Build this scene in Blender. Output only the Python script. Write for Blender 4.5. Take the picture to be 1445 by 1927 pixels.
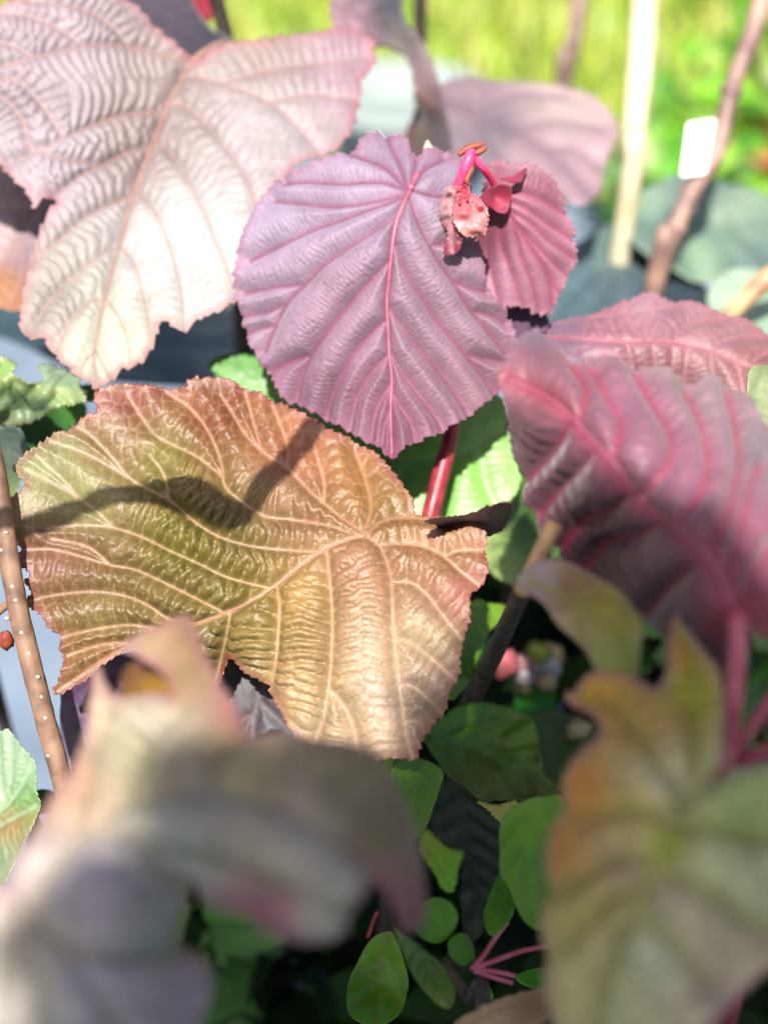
import bpy, math, random
import numpy as np
from mathutils import Vector
from mathutils.geometry import delaunay_2d_cdt

# ------------------------------------------------------------------ camera, sky, sun, exposure
scene = bpy.context.scene
for o in list(bpy.data.objects): bpy.data.objects.remove(o)
COL = scene.collection
PITCH = math.radians(38)
CAM = np.array([0, 0, .72])
FW = np.array([0, math.cos(PITCH), -math.sin(PITCH)])
UP = np.array([0, math.sin(PITCH), math.cos(PITCH)])
RT = np.array([1., 0, 0])
FP = 2605.0                       # focal length in photograph pixels
SUN = -FW*math.cos(math.radians(20)) + UP*math.sin(math.radians(20)) - .08*RT
SUN /= np.linalg.norm(SUN)
cam = bpy.data.cameras.new('camera'); camo = bpy.data.objects.new('camera', cam); COL.objects.link(camo)
camo.location = CAM; camo.rotation_euler = (math.pi/2 - PITCH, 0, 0)
cam.sensor_fit = 'VERTICAL'; cam.sensor_height = 36; cam.lens = 18/(963.5/FP)
cam.clip_start = .01; cam.clip_end = 300
cam.dof.use_dof = True; cam.dof.focus_distance = .402; cam.dof.aperture_fstop = cam.lens/1000/.0098
scene.camera = camo
w = bpy.data.worlds.new('World'); scene.world = w; w.use_nodes = True
nt = w.node_tree; bg = nt.nodes['Background']; sk = nt.nodes.new('ShaderNodeTexSky')
sk.sky_type = 'NISHITA'; sk.sun_disc = False; sk.air_density = .7; sk.dust_density = 4.5; sk.ozone_density = .6
sk.sun_elevation = math.asin(SUN[2]); sk.sun_rotation = math.atan2(SUN[0], SUN[1])
nt.links.new(sk.outputs[0], bg.inputs[0]); bg.inputs[1].default_value = .085
sl = bpy.data.lights.new('sun', 'SUN'); sl.energy = 5.0; sl.angle = math.radians(.53); sl.color = (1, .97, .92)
so = bpy.data.objects.new('sun', sl); COL.objects.link(so); so.location = (0, -3, 5)
so.rotation_euler = Vector(SUN).to_track_quat('Z', 'Y').to_euler()
scene.view_settings.view_transform = 'Standard'; scene.view_settings.look = 'None'
scene.view_settings.exposure = 1.36; scene.view_settings.gamma = 1
scene.render.engine = 'CYCLES'
cy = scene.cycles
cy.use_denoising = True; cy.max_bounces = 7; cy.diffuse_bounces = 3; cy.transmission_bounces = 5
cy.transparent_max_bounces = 4; cy.sample_clamp_indirect = 4

# ------------------------------------------------------------------ helpers
rng = np.random.default_rng(7); random.seed(7)
def at(x, y, d):
    x = np.asarray(x, float); y = np.asarray(y, float); d = np.asarray(d, float)
    return CAM + d[..., None]*(FW + ((x-722.5)/FP)[..., None]*RT + ((963.5-y)/FP)[..., None]*UP)
def pt(x, y, d): return at(np.array(x), np.array(y), np.array(d))
def Z(ox, oy, s): return lambda pts: [(ox+p[0]/s, oy+p[1]/s) + tuple(p[2:]) for p in pts]
def lin(c):
    c = np.asarray(c, float)/255
    return np.where(c <= .04045, c/12.92, ((c+.055)/1.055)**2.4)
KA = .40
def S(r, g, b, k=KA): return lin((r, g, b))*k          # sunlit appearance -> surface colour
def smooth(pts, step, closed=False):
    P = np.asarray(pts, float); n = len(P); out = []
    if not closed: P = np.vstack([2*P[0]-P[1], P, 2*P[-1]-P[-2]])
    rngi = range(n) if closed else range(1, n)
    for i in rngi:
        if closed: a, b, c, d = P[i-1], P[i], P[(i+1) % n], P[(i+2) % n]
        else: a, b, c, d = P[i-1], P[i], P[i+1], P[i+2]
        m = max(2, int(np.linalg.norm((c-b)[:2])/step + .5)) if step > 0 else 6
        t = np.linspace(0, 1, m, endpoint=False)[:, None]
        out.append(.5*((2*b)+(-a+c)*t+(2*a-5*b+4*c-d)*t*t+(-a+3*b-3*c+d)*t**3))
    if not closed: out.append(P[-2][None])
    return np.vstack(out)
_NG = rng.random((64, 64))
def noise(x, y, sc):
    x = np.asarray(x)/sc + 31.7; y = np.asarray(y)/sc + 17.3
    xi = np.floor(x).astype(int); yi = np.floor(y).astype(int); fx = x-xi; fy = y-yi
    fx = fx*fx*(3-2*fx); fy = fy*fy*(3-2*fy)
    g = lambda a, b: _NG[a % 64, b % 64]
    return (g(xi, yi)*(1-fx)+g(xi+1, yi)*fx)*(1-fy) + (g(xi, yi+1)*(1-fx)+g(xi+1, yi+1)*fx)*fy
def inside(px, py, poly):
    r = np.zeros(len(px), bool); x0, y0 = poly[:, 0], poly[:, 1]; x1, y1 = np.roll(x0, -1), np.roll(y0, -1)
    for a, b, c, d in zip(x0, y0, x1, y1):
        if b == d: continue
        m = (b > py) != (d > py)
        r ^= m & (px < (c-a)*(py-b)/(d-b)+a)
    return r
def mind(Q, S_, chunk=4000):
    D = np.empty(len(Q)); I = np.empty(len(Q), int)
    for k in range(0, len(Q), chunk):
        d = ((Q[k:k+chunk, None]-S_[None])**2).sum(-1); i = d.argmin(1)
        I[k:k+chunk] = i; D[k:k+chunk] = np.sqrt(d[np.arange(len(i)), i])
    return D, I
def tps(ctrl):
    c = np.asarray(ctrl, float); X = c[:, :2]/1000; n = len(c)
    U = lambda r2: np.where(r2 > 1e-12, r2*np.log(np.maximum(r2, 1e-12)), 0)
    if n < 3: return lambda x, y: np.full(np.shape(x), c[:, 2].mean())
    K = U(((X[:, None]-X[None])**2).sum(-1)) + 2e-3*np.eye(n)
    Pm = np.c_[np.ones(n), X]; A = np.zeros((n+3, n+3)); A[:n, :n] = K; A[:n, n:] = Pm; A[n:, :n] = Pm.T
    s = np.linalg.solve(A, np.r_[c[:, 2], 0, 0, 0])
    def f(x, y):
        q = np.c_[np.ravel(x), np.ravel(y)]/1000
        r = U(((q[:, None]-X[None])**2).sum(-1))@s[:n] + s[n] + q@s[n+1:]
        return r.reshape(np.shape(x))
    return f
ROOT = {}
def tag(o, label=None, cat=None, group=None, kind=None):
    for k, v in (('label', label), ('category', cat), ('group', group), ('kind', kind)):
        if v: o[k] = v
    return o
def thing(name, label, cat, loc, group=None):
    o = bpy.data.objects.new(name, None); COL.objects.link(o); o.location = loc; o.empty_display_size = .03
    ROOT[o.name] = np.array(loc, float)
    return tag(o, label, cat, group)
def mesh(name, V, F, mat, parent=None, col=None, label=None, shade=True):
    V = np.asarray(V, float)
    L = ROOT[parent.name] if parent else V.mean(0)*[1, 1, 0]
    m = bpy.data.meshes.new(name); m.from_pydata((V-L).tolist(), [], F)
    if col is not None:
        a = m.color_attributes.new('Col', 'FLOAT_COLOR', 'POINT')
        a.data.foreach_set('color', np.c_[col, np.ones(len(col))].astype(np.float32).ravel())
    if shade: m.polygons.foreach_set('use_smooth', [True]*len(m.polygons))
    m.materials.append(mat); o = bpy.data.objects.new(name, m); COL.objects.link(o)
    if parent: o.parent = parent
    else: o.location = L
    ROOT[o.name] = L
    if label: o['label'] = label
    return o
def tube_geo(P, R, sides=10, bump=0):
    P = np.asarray(P, float); n = len(P); R = np.broadcast_to(R, (n,)) if np.ndim(R) == 0 else np.asarray(R)
    T = np.gradient(P, axis=0); T /= np.linalg.norm(T, axis=1)[:, None]+1e-12
    a = np.cross(T[0], [0.3, .5, .81]); a /= np.linalg.norm(a); V = []; F = []
    for i in range(n):
        a = a - T[i]*(a@T[i]); a /= np.linalg.norm(a); b = np.cross(T[i], a)
        for k in range(sides):
            th = 2*math.pi*k/sides
            r = R[i]*(1 + bump*(random.random()-.5))
            V.append(P[i]+r*(math.cos(th)*a+math.sin(th)*b))
    for i in range(n-1):
        for k in range(sides):
            F.append((i*sides+k, i*sides+(k+1) % sides, (i+1)*sides+(k+1) % sides, (i+1)*sides+k))
    F.append(tuple(range(sides-1, -1, -1))); F.append(tuple((n-1)*sides+k for k in range(sides)))
    return V, F
def tube(name, P, R, mat, parent=None, sides=10, bump=0, label=None, res=6):
    P = np.asarray(P, float); Q = smooth(P, 0) if len(P) > 2 else np.linspace(P[0], P[1], 8)
    if np.ndim(R): R = np.interp(np.linspace(0, 1, len(Q)), np.linspace(0, 1, len(R)), R)
    V, F = tube_geo(Q, R, sides, bump)
    return mesh(name, V, F, mat, parent, label=label)
def pxpath(pts): return np.array([pt(*p) for p in pts])
def ball(c, r, seg=8, squash=(1, 1, 1), jit=0):
    V = []; F = []; c = np.asarray(c)
    for i in range(seg+1):
        for k in range(seg*2):
            th = math.pi*i/seg; ph = math.pi*k/seg
            V.append(c+r*(1+jit*(random.random()-.5))*np.array([math.sin(th)*math.cos(ph), math.sin(th)*math.sin(ph), math.cos(th)])*squash)
    n = seg*2
    for i in range(seg):
        for k in range(n): F.append((i*n+k, (i+1)*n+k, (i+1)*n+(k+1) % n, i*n+(k+1) % n))
    return V, F

# ------------------------------------------------------------------ materials
def nodes(name):
    m = bpy.data.materials.new(name); m.use_nodes = True
    t = m.node_tree; return m, t, t.nodes['Principled BSDF'], t.nodes['Material Output']
def leaf_mat(name, rough=.45, trans=.25, spec=.5, sheen=.0, tint=(1.2, 1.1, .6), nscale=900, nstr=.22, bump=.00012, coat=0, transcol=None):
    m, t, b, out = nodes(name); N = t.nodes.new; L = t.links.new
    at_ = N('ShaderNodeAttribute'); at_.attribute_name = 'Col'
    tc = N('ShaderNodeTexCoord')
    nz = N('ShaderNodeTexNoise'); nz.inputs['Scale'].default_value = nscale; nz.inputs['Detail'].default_value = 4
    L(tc.outputs['Object'], nz.inputs['Vector'])
    nz2 = N('ShaderNodeTexNoise'); nz2.inputs['Scale'].default_value = 110; nz2.inputs['Detail'].default_value = 3
    L(tc.outputs['Object'], nz2.inputs['Vector'])
    ad = N('ShaderNodeMath'); ad.operation = 'ADD'; L(nz.outputs[0], ad.inputs[0]); L(nz2.outputs[0], ad.inputs[1])
    mr = N('ShaderNodeMapRange'); mr.inputs['From Min'].default_value = .6; mr.inputs['From Max'].default_value = 1.4
    mr.inputs['To Min'].default_value = 1-nstr; mr.inputs['To Max'].default_value = 1+nstr
    L(ad.outputs[0], mr.inputs['Value'])
    mx = N('ShaderNodeVectorMath'); mx.operation = 'SCALE'; L(at_.outputs['Color'], mx.inputs[0]); L(mr.outputs[0], mx.inputs['Scale'])
    L(mx.outputs[0], b.inputs['Base Color'])
    rr = N('ShaderNodeMapRange'); rr.inputs['To Min'].default_value = rough-.08; rr.inputs['To Max'].default_value = rough+.12
    L(nz2.outputs[0], rr.inputs['Value']); L(rr.outputs[0], b.inputs['Roughness'])
    b.inputs['Specular IOR Level'].default_value = spec
    b.inputs['Sheen Weight'].default_value = sheen; b.inputs['Sheen Roughness'].default_value = .4
    b.inputs['Coat Weight'].default_value = coat; b.inputs['Coat Roughness'].default_value = .12
    bp = N('ShaderNodeBump'); bp.inputs['Strength'].default_value = .6; bp.inputs['Distance'].default_value = bump
    L(nz.outputs[0], bp.inputs['Height']); L(bp.outputs[0], b.inputs['Normal'])
    tr = N('ShaderNodeBsdfTranslucent'); tm = N('ShaderNodeVectorMath'); tm.operation = 'MULTIPLY'
    L(mx.outputs[0], tm.inputs[0]); tm.inputs[1].default_value = tint; L(tm.outputs[0], tr.inputs['Color'])
    ms = N('ShaderNodeMixShader'); ms.inputs[0].default_value = trans
    L(b.outputs[0], ms.inputs[1]); L(tr.outputs[0], ms.inputs[2]); L(ms.outputs[0], out.inputs['Surface'])
    return m
def plain(name, c, rough=.6, c2=None, scale=60, bump=0, spec=.4, detail=4, trans=0):
    m, t, b, out = nodes(name); N = t.nodes.new; L = t.links.new
    tc = N('ShaderNodeTexCoord'); nz = N('ShaderNodeTexNoise'); nz.inputs['Scale'].default_value = scale; nz.inputs['Detail'].default_value = detail
    L(tc.outputs['Object'], nz.inputs['Vector'])
    cr = N('ShaderNodeValToRGB'); cr.color_ramp.elements[0].position = .35; cr.color_ramp.elements[1].position = .65
    c = np.asarray(c); c2 = c*.6 if c2 is None else np.asarray(c2)
    cr.color_ramp.elements[0].color = (*c2, 1); cr.color_ramp.elements[1].color = (*c, 1)
    L(nz.outputs[0], cr.inputs[0]); L(cr.outputs[0], b.inputs['Base Color'])
    b.inputs['Roughness'].default_value = rough; b.inputs['Specular IOR Level'].default_value = spec
    if bump:
        bp = N('ShaderNodeBump'); bp.inputs['Distance'].default_value = bump; bp.inputs['Strength'].default_value = .7
        L(nz.outputs[0], bp.inputs['Height']); L(bp.outputs[0], b.inputs['Normal'])
    if trans:
        tr = N('ShaderNodeBsdfTranslucent'); L(cr.outputs[0], tr.inputs['Color'])
        ms = N('ShaderNodeMixShader'); ms.inputs[0].default_value = trans
        L(b.outputs[0], ms.inputs[1]); L(tr.outputs[0], ms.inputs[2]); L(ms.outputs[0], out.inputs['Surface'])
    return m
M = dict(
    bronze=leaf_mat('bronze_leaf', .46, .14, .48, tint=(1.3, .9, .4), nscale=1500, bump=.0003, nstr=.28),
    pale=leaf_mat('pale_waxy_leaf', .56, .12, .45, sheen=.12, tint=(1.3, .7, .6), nscale=1300, nstr=.2, bump=.0002),
    velvet=leaf_mat('velvet_leaf', .56, .10, .32, sheen=.38, tint=(1.3, .5, .6), nscale=1300, nstr=.25, bump=.0002),
    pink=leaf_mat('pink_leaf', .5, .22, .4, sheen=.2, tint=(1.4, .5, .6), nscale=800),
    green=leaf_mat('green_leaf', .42, .30, .5, tint=(1.1, 1.3, .4), nscale=500),
    gloss=leaf_mat('glossy_leaf', .34, .2, .3, tint=(1.1, 1.3, .4), nscale=300, coat=.15),
    sage=leaf_mat('sage_leaf', .5, .15, .5, tint=(1, 1.2, .6), nscale=150),
    dry=leaf_mat('dry_leaf', .6, .15, .3, tint=(1.2, .9, .5), nscale=400),
    shoot_red=plain('red_shoot', S(215, 70, 80), .4, S(150, 30, 50), 250),
    hot=plain('hot_pink_petiole', S(255, 85, 140, .75), .4, S(245, 60, 110, .7), 400, trans=.2),
    coral=plain('coral_bud', S(250, 130, 135, .5), .5, S(210, 50, 75, .5), 330, bump=.0006, trans=.2),
    rust=plain('rust_scale', S(205, 95, 60), .55, S(140, 60, 40), 300),
    pet=plain('pink_petiole', S(235, 130, 160), .4, S(190, 60, 95), 120),
    vein_o=plain('orange_vein', S(222, 150, 118), .45, S(200, 120, 95), 300),
    vein_p=plain('pink_vein', S(205, 120, 145), .5, S(180, 95, 125), 300),
    vein_b=plain('buff_vein', S(205, 165, 145), .5, S(185, 135, 120), 300),
    bark=plain('brown_bark', S(188, 146, 116), .6, S(128, 92, 72), 140, bump=.0008, detail=8),
    lent=plain('lenticel', S(245, 225, 200), .5, S(220, 190, 160), 300),
    darkbark=plain('dark_bark', S(90, 70, 62), .7, S(45, 35, 30), 200, bump=.0005),
    cream=plain('cream_cane', S(250, 240, 205, .5), .5, S(235, 215, 170, .5), 40),
    tan=plain('tan_cane', S(240, 190, 140, .6), .55, S(190, 140, 100), 120),
)
PLANT_GREEN = S(150, 215, 60)

# ------------------------------------------------------------------ leaf builder
def cells(x, y, sc):
    n = int(max(x.max()-x.min(), y.max()-y.min())/sc)+6; jx = rng.random((n, n)); jy = rng.random((n, n))
    gx = (x-x.min())/sc+2; gy = (y-y.min())/sc+2; ix = gx.astype(int); iy = gy.astype(int)
    ds = []
    for a in (-1, 0, 1):
        for b in (-1, 0, 1):
            cx = ix+a+.15+.7*jx[(ix+a) % n, (iy+b) % n]; cy_ = iy+b+.15+.7*jy[(ix+a) % n, (iy+b) % n]
            ds.append(np.hypot(gx-cx, gy-cy_))
    ds = np.sort(np.array(ds), axis=0); return (ds[1]-ds[0])*sc
def leaf(parent, outline, depth, cols, mat, midrib=None, veins=(), grid=6, teeth=(0, 20), edge=None, veincol=None,
         pillow=0, pw=14, ladder=0, period=20, lw=8, wave=(0, 120), lamp=None, net=0, nets=17, netc=.3, auto=True, label=None, name='leaf', ribs=None, ribr=.00045,
         sider=.0002, sidevein=False, shift=None, tert=0, mottle=.15, thick=.00022, mid_groove=0):
    out = smooth(outline, max(2.2, grid*.7), True)
    c = out.mean(0); nrm = np.gradient(out, axis=0); nrm = np.c_[nrm[:, 1], -nrm[:, 0]]; nrm /= np.linalg.norm(nrm, axis=1)[:, None]+1e-9
    area = .5*np.sum(out[:, 0]*np.roll(out[:, 1], -1)-np.roll(out[:, 0], -1)*out[:, 1])
    if area < 0: nrm = -nrm
    if teeth[0]:
        s = np.r_[0, np.cumsum(np.linalg.norm(np.diff(out, axis=0), axis=1))]
        ph = s/teeth[1] + 1.2*noise(s, s*0, teeth[1]*3); saw = (ph % 1)
        big = (ph/3.7) % 1
        k = .5+noise(s, s*0+9, teeth[1]*2)
        out = out + nrm*((saw**1.2*.7+.45*big-.35)*teeth[0]*k)[:, None]
    lo = out.min(0); hi = out.max(0)
    gx, gy = np.meshgrid(np.arange(lo[0], hi[0], grid), np.arange(lo[1], hi[1], grid*.87))
    gx = gx + (np.arange(gx.shape[0]) % 2)[:, None]*grid*.5
    q = np.c_[gx.ravel(), gy.ravel()] + (rng.random((gx.size, 2))-.5)*grid*.25
    q = q[inside(q[:, 0], q[:, 1], out)]
    d, _ = mind(q, out); q = q[d > grid*.55]
    n = len(out)
    r = delaunay_2d_cdt([Vector(p) for p in np.vstack([out, q]).tolist()], [(i, (i+1) % n) for i in range(n)], [], 1, 1e-4)
    Q = np.array([tuple(v) for v in r[0]]); F = np.array([tuple(f) for f in r[2] if len(f) == 3])
    x, y = Q[:, 0], Q[:, 1]
    D = tps(depth)(x, y)
    if wave[0]: D = D + wave[0]*(noise(x, y, wave[1])-.5)
    P = at(x, y, D)
    # ---- veins
    H = np.zeros(len(Q)); vc = np.zeros(len(Q)); tv = np.zeros(len(Q)); de, _ = mind(Q, out[::2])
    if not len(veins) and auto:
        if not midrib:
            q_ = out-out.mean(0); ev = np.linalg.svd(q_, full_matrices=False)[2][0]; t_ = q_@ev
            midrib = [tuple(out.mean(0)+ev*v) for v in np.linspace(t_.min()*.97, t_.max()*.97, 5)]
        mr_ = smooth(midrib, 3); nv = 6; veins = []; ext = np.linalg.norm(out.max(0)-out.min(0))*.42
        for i in range(nv):
            k_ = int(len(mr_)*(.06+.8*i/nv)); b_ = mr_[k_]; tg = mr_[min(k_+4, len(mr_)-1)]-mr_[max(k_-4, 0)]; tg = tg/(np.linalg.norm(tg)+1e-9)
            for sd in (-1, 1):
                nn_ = np.array([-tg[1], tg[0]])*sd; L_ = ext*(1-.6*i/nv)
                vv = [b_+(nn_*.62+tg*.45)*L_*u_ + tg*L_*.22*u_*u_ for u_ in (0, .35, .7, 1)]
                vv = [tuple(v) for v, ok in zip(vv, inside(np.array([v[0] for v in vv]), np.array([v[1] for v in vv]), out)) if ok or v is vv[0]]
                if len(vv) > 1: veins.append(vv)
        if veincol is None: veincol = (cols[0][2]*1.5, 3, .35)
        pillow = max(pillow, .0007); ladder = ladder or .00035; period = 13 if ladder == .00035 else period
    allv = ([midrib] if midrib else []) + list(veins)
    if allv:
        ds = []; ss = []
        for k, v in enumerate(allv):
            sv = smooth(v, 4); sl_ = np.r_[0, np.cumsum(np.linalg.norm(np.diff(sv, axis=0), axis=1))]
            dd, ii = mind(Q, sv); ds.append(dd); ss.append(sl_[ii])
        ds = np.array(ds); ss = np.array(ss); dm = ds.min(0)
        H += pillow*(1-np.exp(-(dm/pw)**2))
        if midrib and mid_groove: H -= mid_groove*np.exp(-(ds[0]/(pw*1.3))**2)
        k0 = 1 if (midrib and len(allv) > 2) else 0
        if ladder or tert:
            o2 = np.argsort(ds[k0:], axis=0)[:2]+k0; ar = np.arange(len(Q))
            i1, i2 = o2[0], o2[-1]; d1, d2 = ds[i1, ar], ds[i2, ar]
            w1 = d2/(d1+d2+1e-6); w1 = np.clip((w1-.5)*3.2+.5, 0, 1); w1 = w1*w1*(3-2*w1)
            nz = (noise(x, y, period*3.5)-.5)*1.3+(noise(x, y, period*1.3)-.5)*.35
            lad = lambda i, dd: np.abs(np.sin(math.pi*((ss[i, ar]+.22*dd)/period + nz + i*.37)))**.8
            Ld = w1*lad(i1, d1)+(1-w1)*lad(i2, d2)
            fade = 1-np.exp(-(dm/lw)**2)
            amp = .55+.9*noise(x, y, 90)
            if lamp is not None:
                lc = np.array(lamp, float); lw_ = 1/(((Q[:, None]-lc[None, :, :2])**2).sum(-1)+900)**1.5; amp = amp*(lw_@lc[:, 2]/lw_.sum(1))
            H += ladder*Ld*fade*amp*np.clip(de/30, .25, 1)
            tv = np.exp(-(Ld/.22)**2)*fade
        wv = np.array([1.7 if (midrib and k == 0) else 1.0 for k in range(len(allv))])
        vc = np.exp(-((ds/wv[:, None]).min(0)/(veincol[1] if veincol else 4))**2)
    if net:
        cb_ = cells(x+5*noise(x, y, 30), y+5*noise(x, y+99, 30), nets); lmask = 1.0
        if lamp is not None and ladder:
            lmask = np.clip(1.25-(lw_@lc[:, 2]/lw_.sum(1)), .15, 1)
        fb = 1-np.exp(-(dm/7)**2)
        H += net*(1-np.exp(-(cb_/5)**2))*lmask*fb
        netv = np.exp(-(cb_/2.2)**2)*lmask*fb*netc*(.4+noise(x, y, 45))
    fac = P - CAM
    # normals
    def vn(P):
        fn = np.cross(P[F[:, 1]]-P[F[:, 0]], P[F[:, 2]]-P[F[:, 0]]); N = np.zeros_like(P)
        for k in range(3): np.add.at(N, F[:, k], fn)
        N /= np.linalg.norm(N, axis=1)[:, None]+1e-15; return N
    N = vn(P); flip = (N*fac).sum(1).mean() > 0
    if flip: F = F[:, ::-1]; N = -N
    H += .00006*(noise(x, y, 9)-.5)*(1 if grid < 5 else 0) + (.0004 if grid < 5 else 0)*(noise(x, y, 40)-.5)
    P2 = P + N*H[:, None]
    if shift is not None: P2 = P2 + shift
    # ---- colour
    cc = np.array([k[:2] for k in cols], float); cv = np.array([k[2] for k in cols])
    w_ = 1/(((Q[:, None]-cc[None])**2).sum(-1)+900)**1.6; w_ /= w_.sum(1)[:, None]; colr = w_@cv
    colr = colr*(1+mottle*(noise(x, y, 55)+noise(x, y, 23)-1))[:, None]
    if edge is not None:
        e = np.exp(-(de/edge[1])**2)*(.55+.6*noise(x, y, 60))*edge[2]; e = np.clip(e, 0, 1)[:, None]; colr = colr*(1-e)+edge[0]*e
    if veincol is not None:
        k = np.clip(vc*veincol[2], 0, 1)[:, None]; colr = colr*(1-k)+veincol[0]*k
        if net: k = np.clip(netv, 0, 1)[:, None]; colr = colr*(1-k)+veincol[0]*k
        if tert: k = np.clip(tv*tert, 0, 1)[:, None]; colr = colr*(1-k)+veincol[0]*k
    o = mesh(name, P2, F.tolist(), mat, parent, np.clip(colr, .002, .9), label)
    sm = o.modifiers.new('thickness', 'SOLIDIFY'); sm.thickness = thick; sm.offset = -1
    fD = tps(depth)
    def surf(poly, step):
        sv = smooth(poly, step); dd = fD(sv[:, 0], sv[:, 1])
        if wave[0]: dd = dd + wave[0]*(noise(sv[:, 0], sv[:, 1], wave[1])-.5)
        if midrib and mid_groove:
            dist, _ = mind(sv, smooth(midrib, 4)); dd = dd + mid_groove*np.exp(-(dist/(pw*1.3))**2)
        X = at(sv[:, 0], sv[:, 1], dd-.00005)
        return X if shift is None else X+shift
    if ribs is not None and midrib:
        X = surf(midrib, 8); V, Fq = tube_geo(X, np.linspace(ribr, ribr*.35, len(X)), 8); mesh('midrib', V, Fq, ribs, o)
        if sidevein:
            for v in veins:
                X = surf(v, 8); V, Fq = tube_geo(X, np.linspace(sider, sider*.4, len(X)), 6); mesh('side_vein', V, Fq, ribs, o)
    return o

# ------------------------------------------------------------------ the setting
def sheet(name, x0, x1, y0, y1, z, mat, nx=2, ny=2, bumpz=0):
    V = []; F = []
    for j in range(ny+1):
        for i in range(nx+1):
            V.append((x0+(x1-x0)*i/nx, y0+(y1-y0)*j/ny, z + (bumpz*noise(np.array(i*37.), np.array(j*41.), 60.) if bumpz else 0)))
    for j in range(ny):
        for i in range(nx): F.append((j*(nx+1)+i, j*(nx+1)+i+1, (j+1)*(nx+1)+i+1, (j+1)*(nx+1)+i))
    o = mesh(name, V, F, mat); o['kind'] = 'structure'; return o
soilgreen = plain('lawn_soil', S(190, 215, 90), .9, S(120, 170, 60), 6)
sheet('ground', -120, 120, -60, 140, 0, soilgreen)
clothm = plain('ground_cloth', S(150, 168, 188), .75, S(120, 138, 158), 9, bump=.002)
sheet('ground_cloth', -2.2, 2.4, -1.6, 1.62, .005, clothm, 40, 40, .012)
def grass(name, n, x0, x1, y0, y1, hmin, hmax, cols, label):
    V = []; F = []; C = []
    for i in range(n):
        x = random.uniform(x0, x1); y = random.uniform(y0, y1); h = random.uniform(hmin, hmax); a = random.uniform(0, 6.28)
        w_ = .003+.002*random.random(); lean = random.uniform(.2, .9)*h; b = len(V); dx, dy = math.cos(a), math.sin(a)
        c = cols[random.randrange(len(cols))]*random.uniform(.7, 1.25)
        for t, ww in ((0, 1), (.5, .8), (1, .1)):
            px_, py_ = x+dx*lean*t*t, y+dy*lean*t*t; z = h*t
            V += [(px_-dy*w_*ww, py_+dx*w_*ww, z), (px_+dy*w_*ww, py_-dx*w_*ww, z)]; C += [c, c]
        F += [(b, b+1, b+3, b+2), (b+2, b+3, b+5, b+4)]
    o = mesh(name, V, F, M['green'], None, np.array(C)); tag(o, label, 'grass', kind='stuff')
grass('lawn_grass', 26000, -1.3, 1.9, 1.62, 4.2, .03, .075, [S(245, 250, 100), S(215, 240, 75), S(255, 248, 140), S(165, 220, 60)], 'sunlit yellow green lawn grass beyond the grey ground cloth')

def leaflet(V, F, C, p, d, nrm, L, W, col):
    d = d/np.linalg.norm(d); s = np.cross(nrm, d); s /= np.linalg.norm(s)+1e-9; nn = np.cross(d, s)
    b = len(V)
    for t, ww, dz in ((0, 0, 0), (.3, .9, .06), (.65, .75, .05), (1, 0, -.1)):
        c = p+d*L*t
        if ww == 0: V.append(c+nn*dz*L); C.append(col)
        else:
            for q, up in ((-1, .12), (0, 0), (1, .12)): V.append(c+s*W*.5*ww*q+nn*(dz*L+up*W)); C.append(col)
    F += [(b, b+2, b+1), (b, b+3, b+2), (b+1, b+2, b+5, b+4), (b+2, b+3, b+6, b+5), (b+4, b+5, b+7), (b+5, b+6, b+7)]
def scatter(name, pts, Lr, Wf, cols, mat, parent=None, up=.5):
    V = []; F = []; C = []
    for p in pts:
        d = rng.normal(size=3); d[2] = abs(d[2])*.4; n_ = rng.normal(size=3)*.6+np.array([0, -.2, up*2])
        L = random.uniform(*Lr); leaflet(V, F, C, np.asarray(p), d, n_, L, L*Wf*random.uniform(.8, 1.2), cols[random.randrange(len(cols))]*random.uniform(.7, 1.2))
    return mesh(name, V, F, mat, parent, np.array(C))
def low_plant(x, y, rx, h, n, cols, label, Lr=(.04, .08)):
    t = thing('low_leafy_plant', label, 'plant', (x, y, .004), 'low plants at the edge of the lawn')
    pts = []
    for i in range(n):
        a = random.uniform(0, 6.28); r = rx*math.sqrt(random.random()); pts.append((x+r*math.cos(a), y+r*math.sin(a)*.8, .02+h*random.random()*(1-.5*(r/rx)**2)))
    scatter('foliage', pts, Lr, .55, cols, M['green'], t)
    tube('stem', [(x, y, 0), (x+.01, y, h*.4), (x, y+.01, h*.8)], [.006, .003], M['darkbark'], t)
LG = [S(150, 225, 50), S(190, 240, 90), S(110, 190, 50), S(215, 240, 120)]
DG = [S(80, 150, 45), S(130, 205, 60), S(60, 110, 45), S(170, 225, 90)]
low_plant(.55, 1.62, .22, .16, 240, LG, 'bright green leafy plant behind the cream stake')
low_plant(.92, 1.75, .26, .20, 300, DG, 'mid green bushy plant between the cream stake and the leaning cane')
low_plant(1.25, 1.95, .28, .2, 260, DG, 'dark and light green plant behind the leaning cane')
low_plant(.75, 2.15, .3, .2, 260, LG, 'yellow green clump on the far side of the lawn edge')
low_plant(.33, 1.42, .1, .1, 90, LG, 'small lime leafed plant beside the grey purple leaf')

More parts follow.
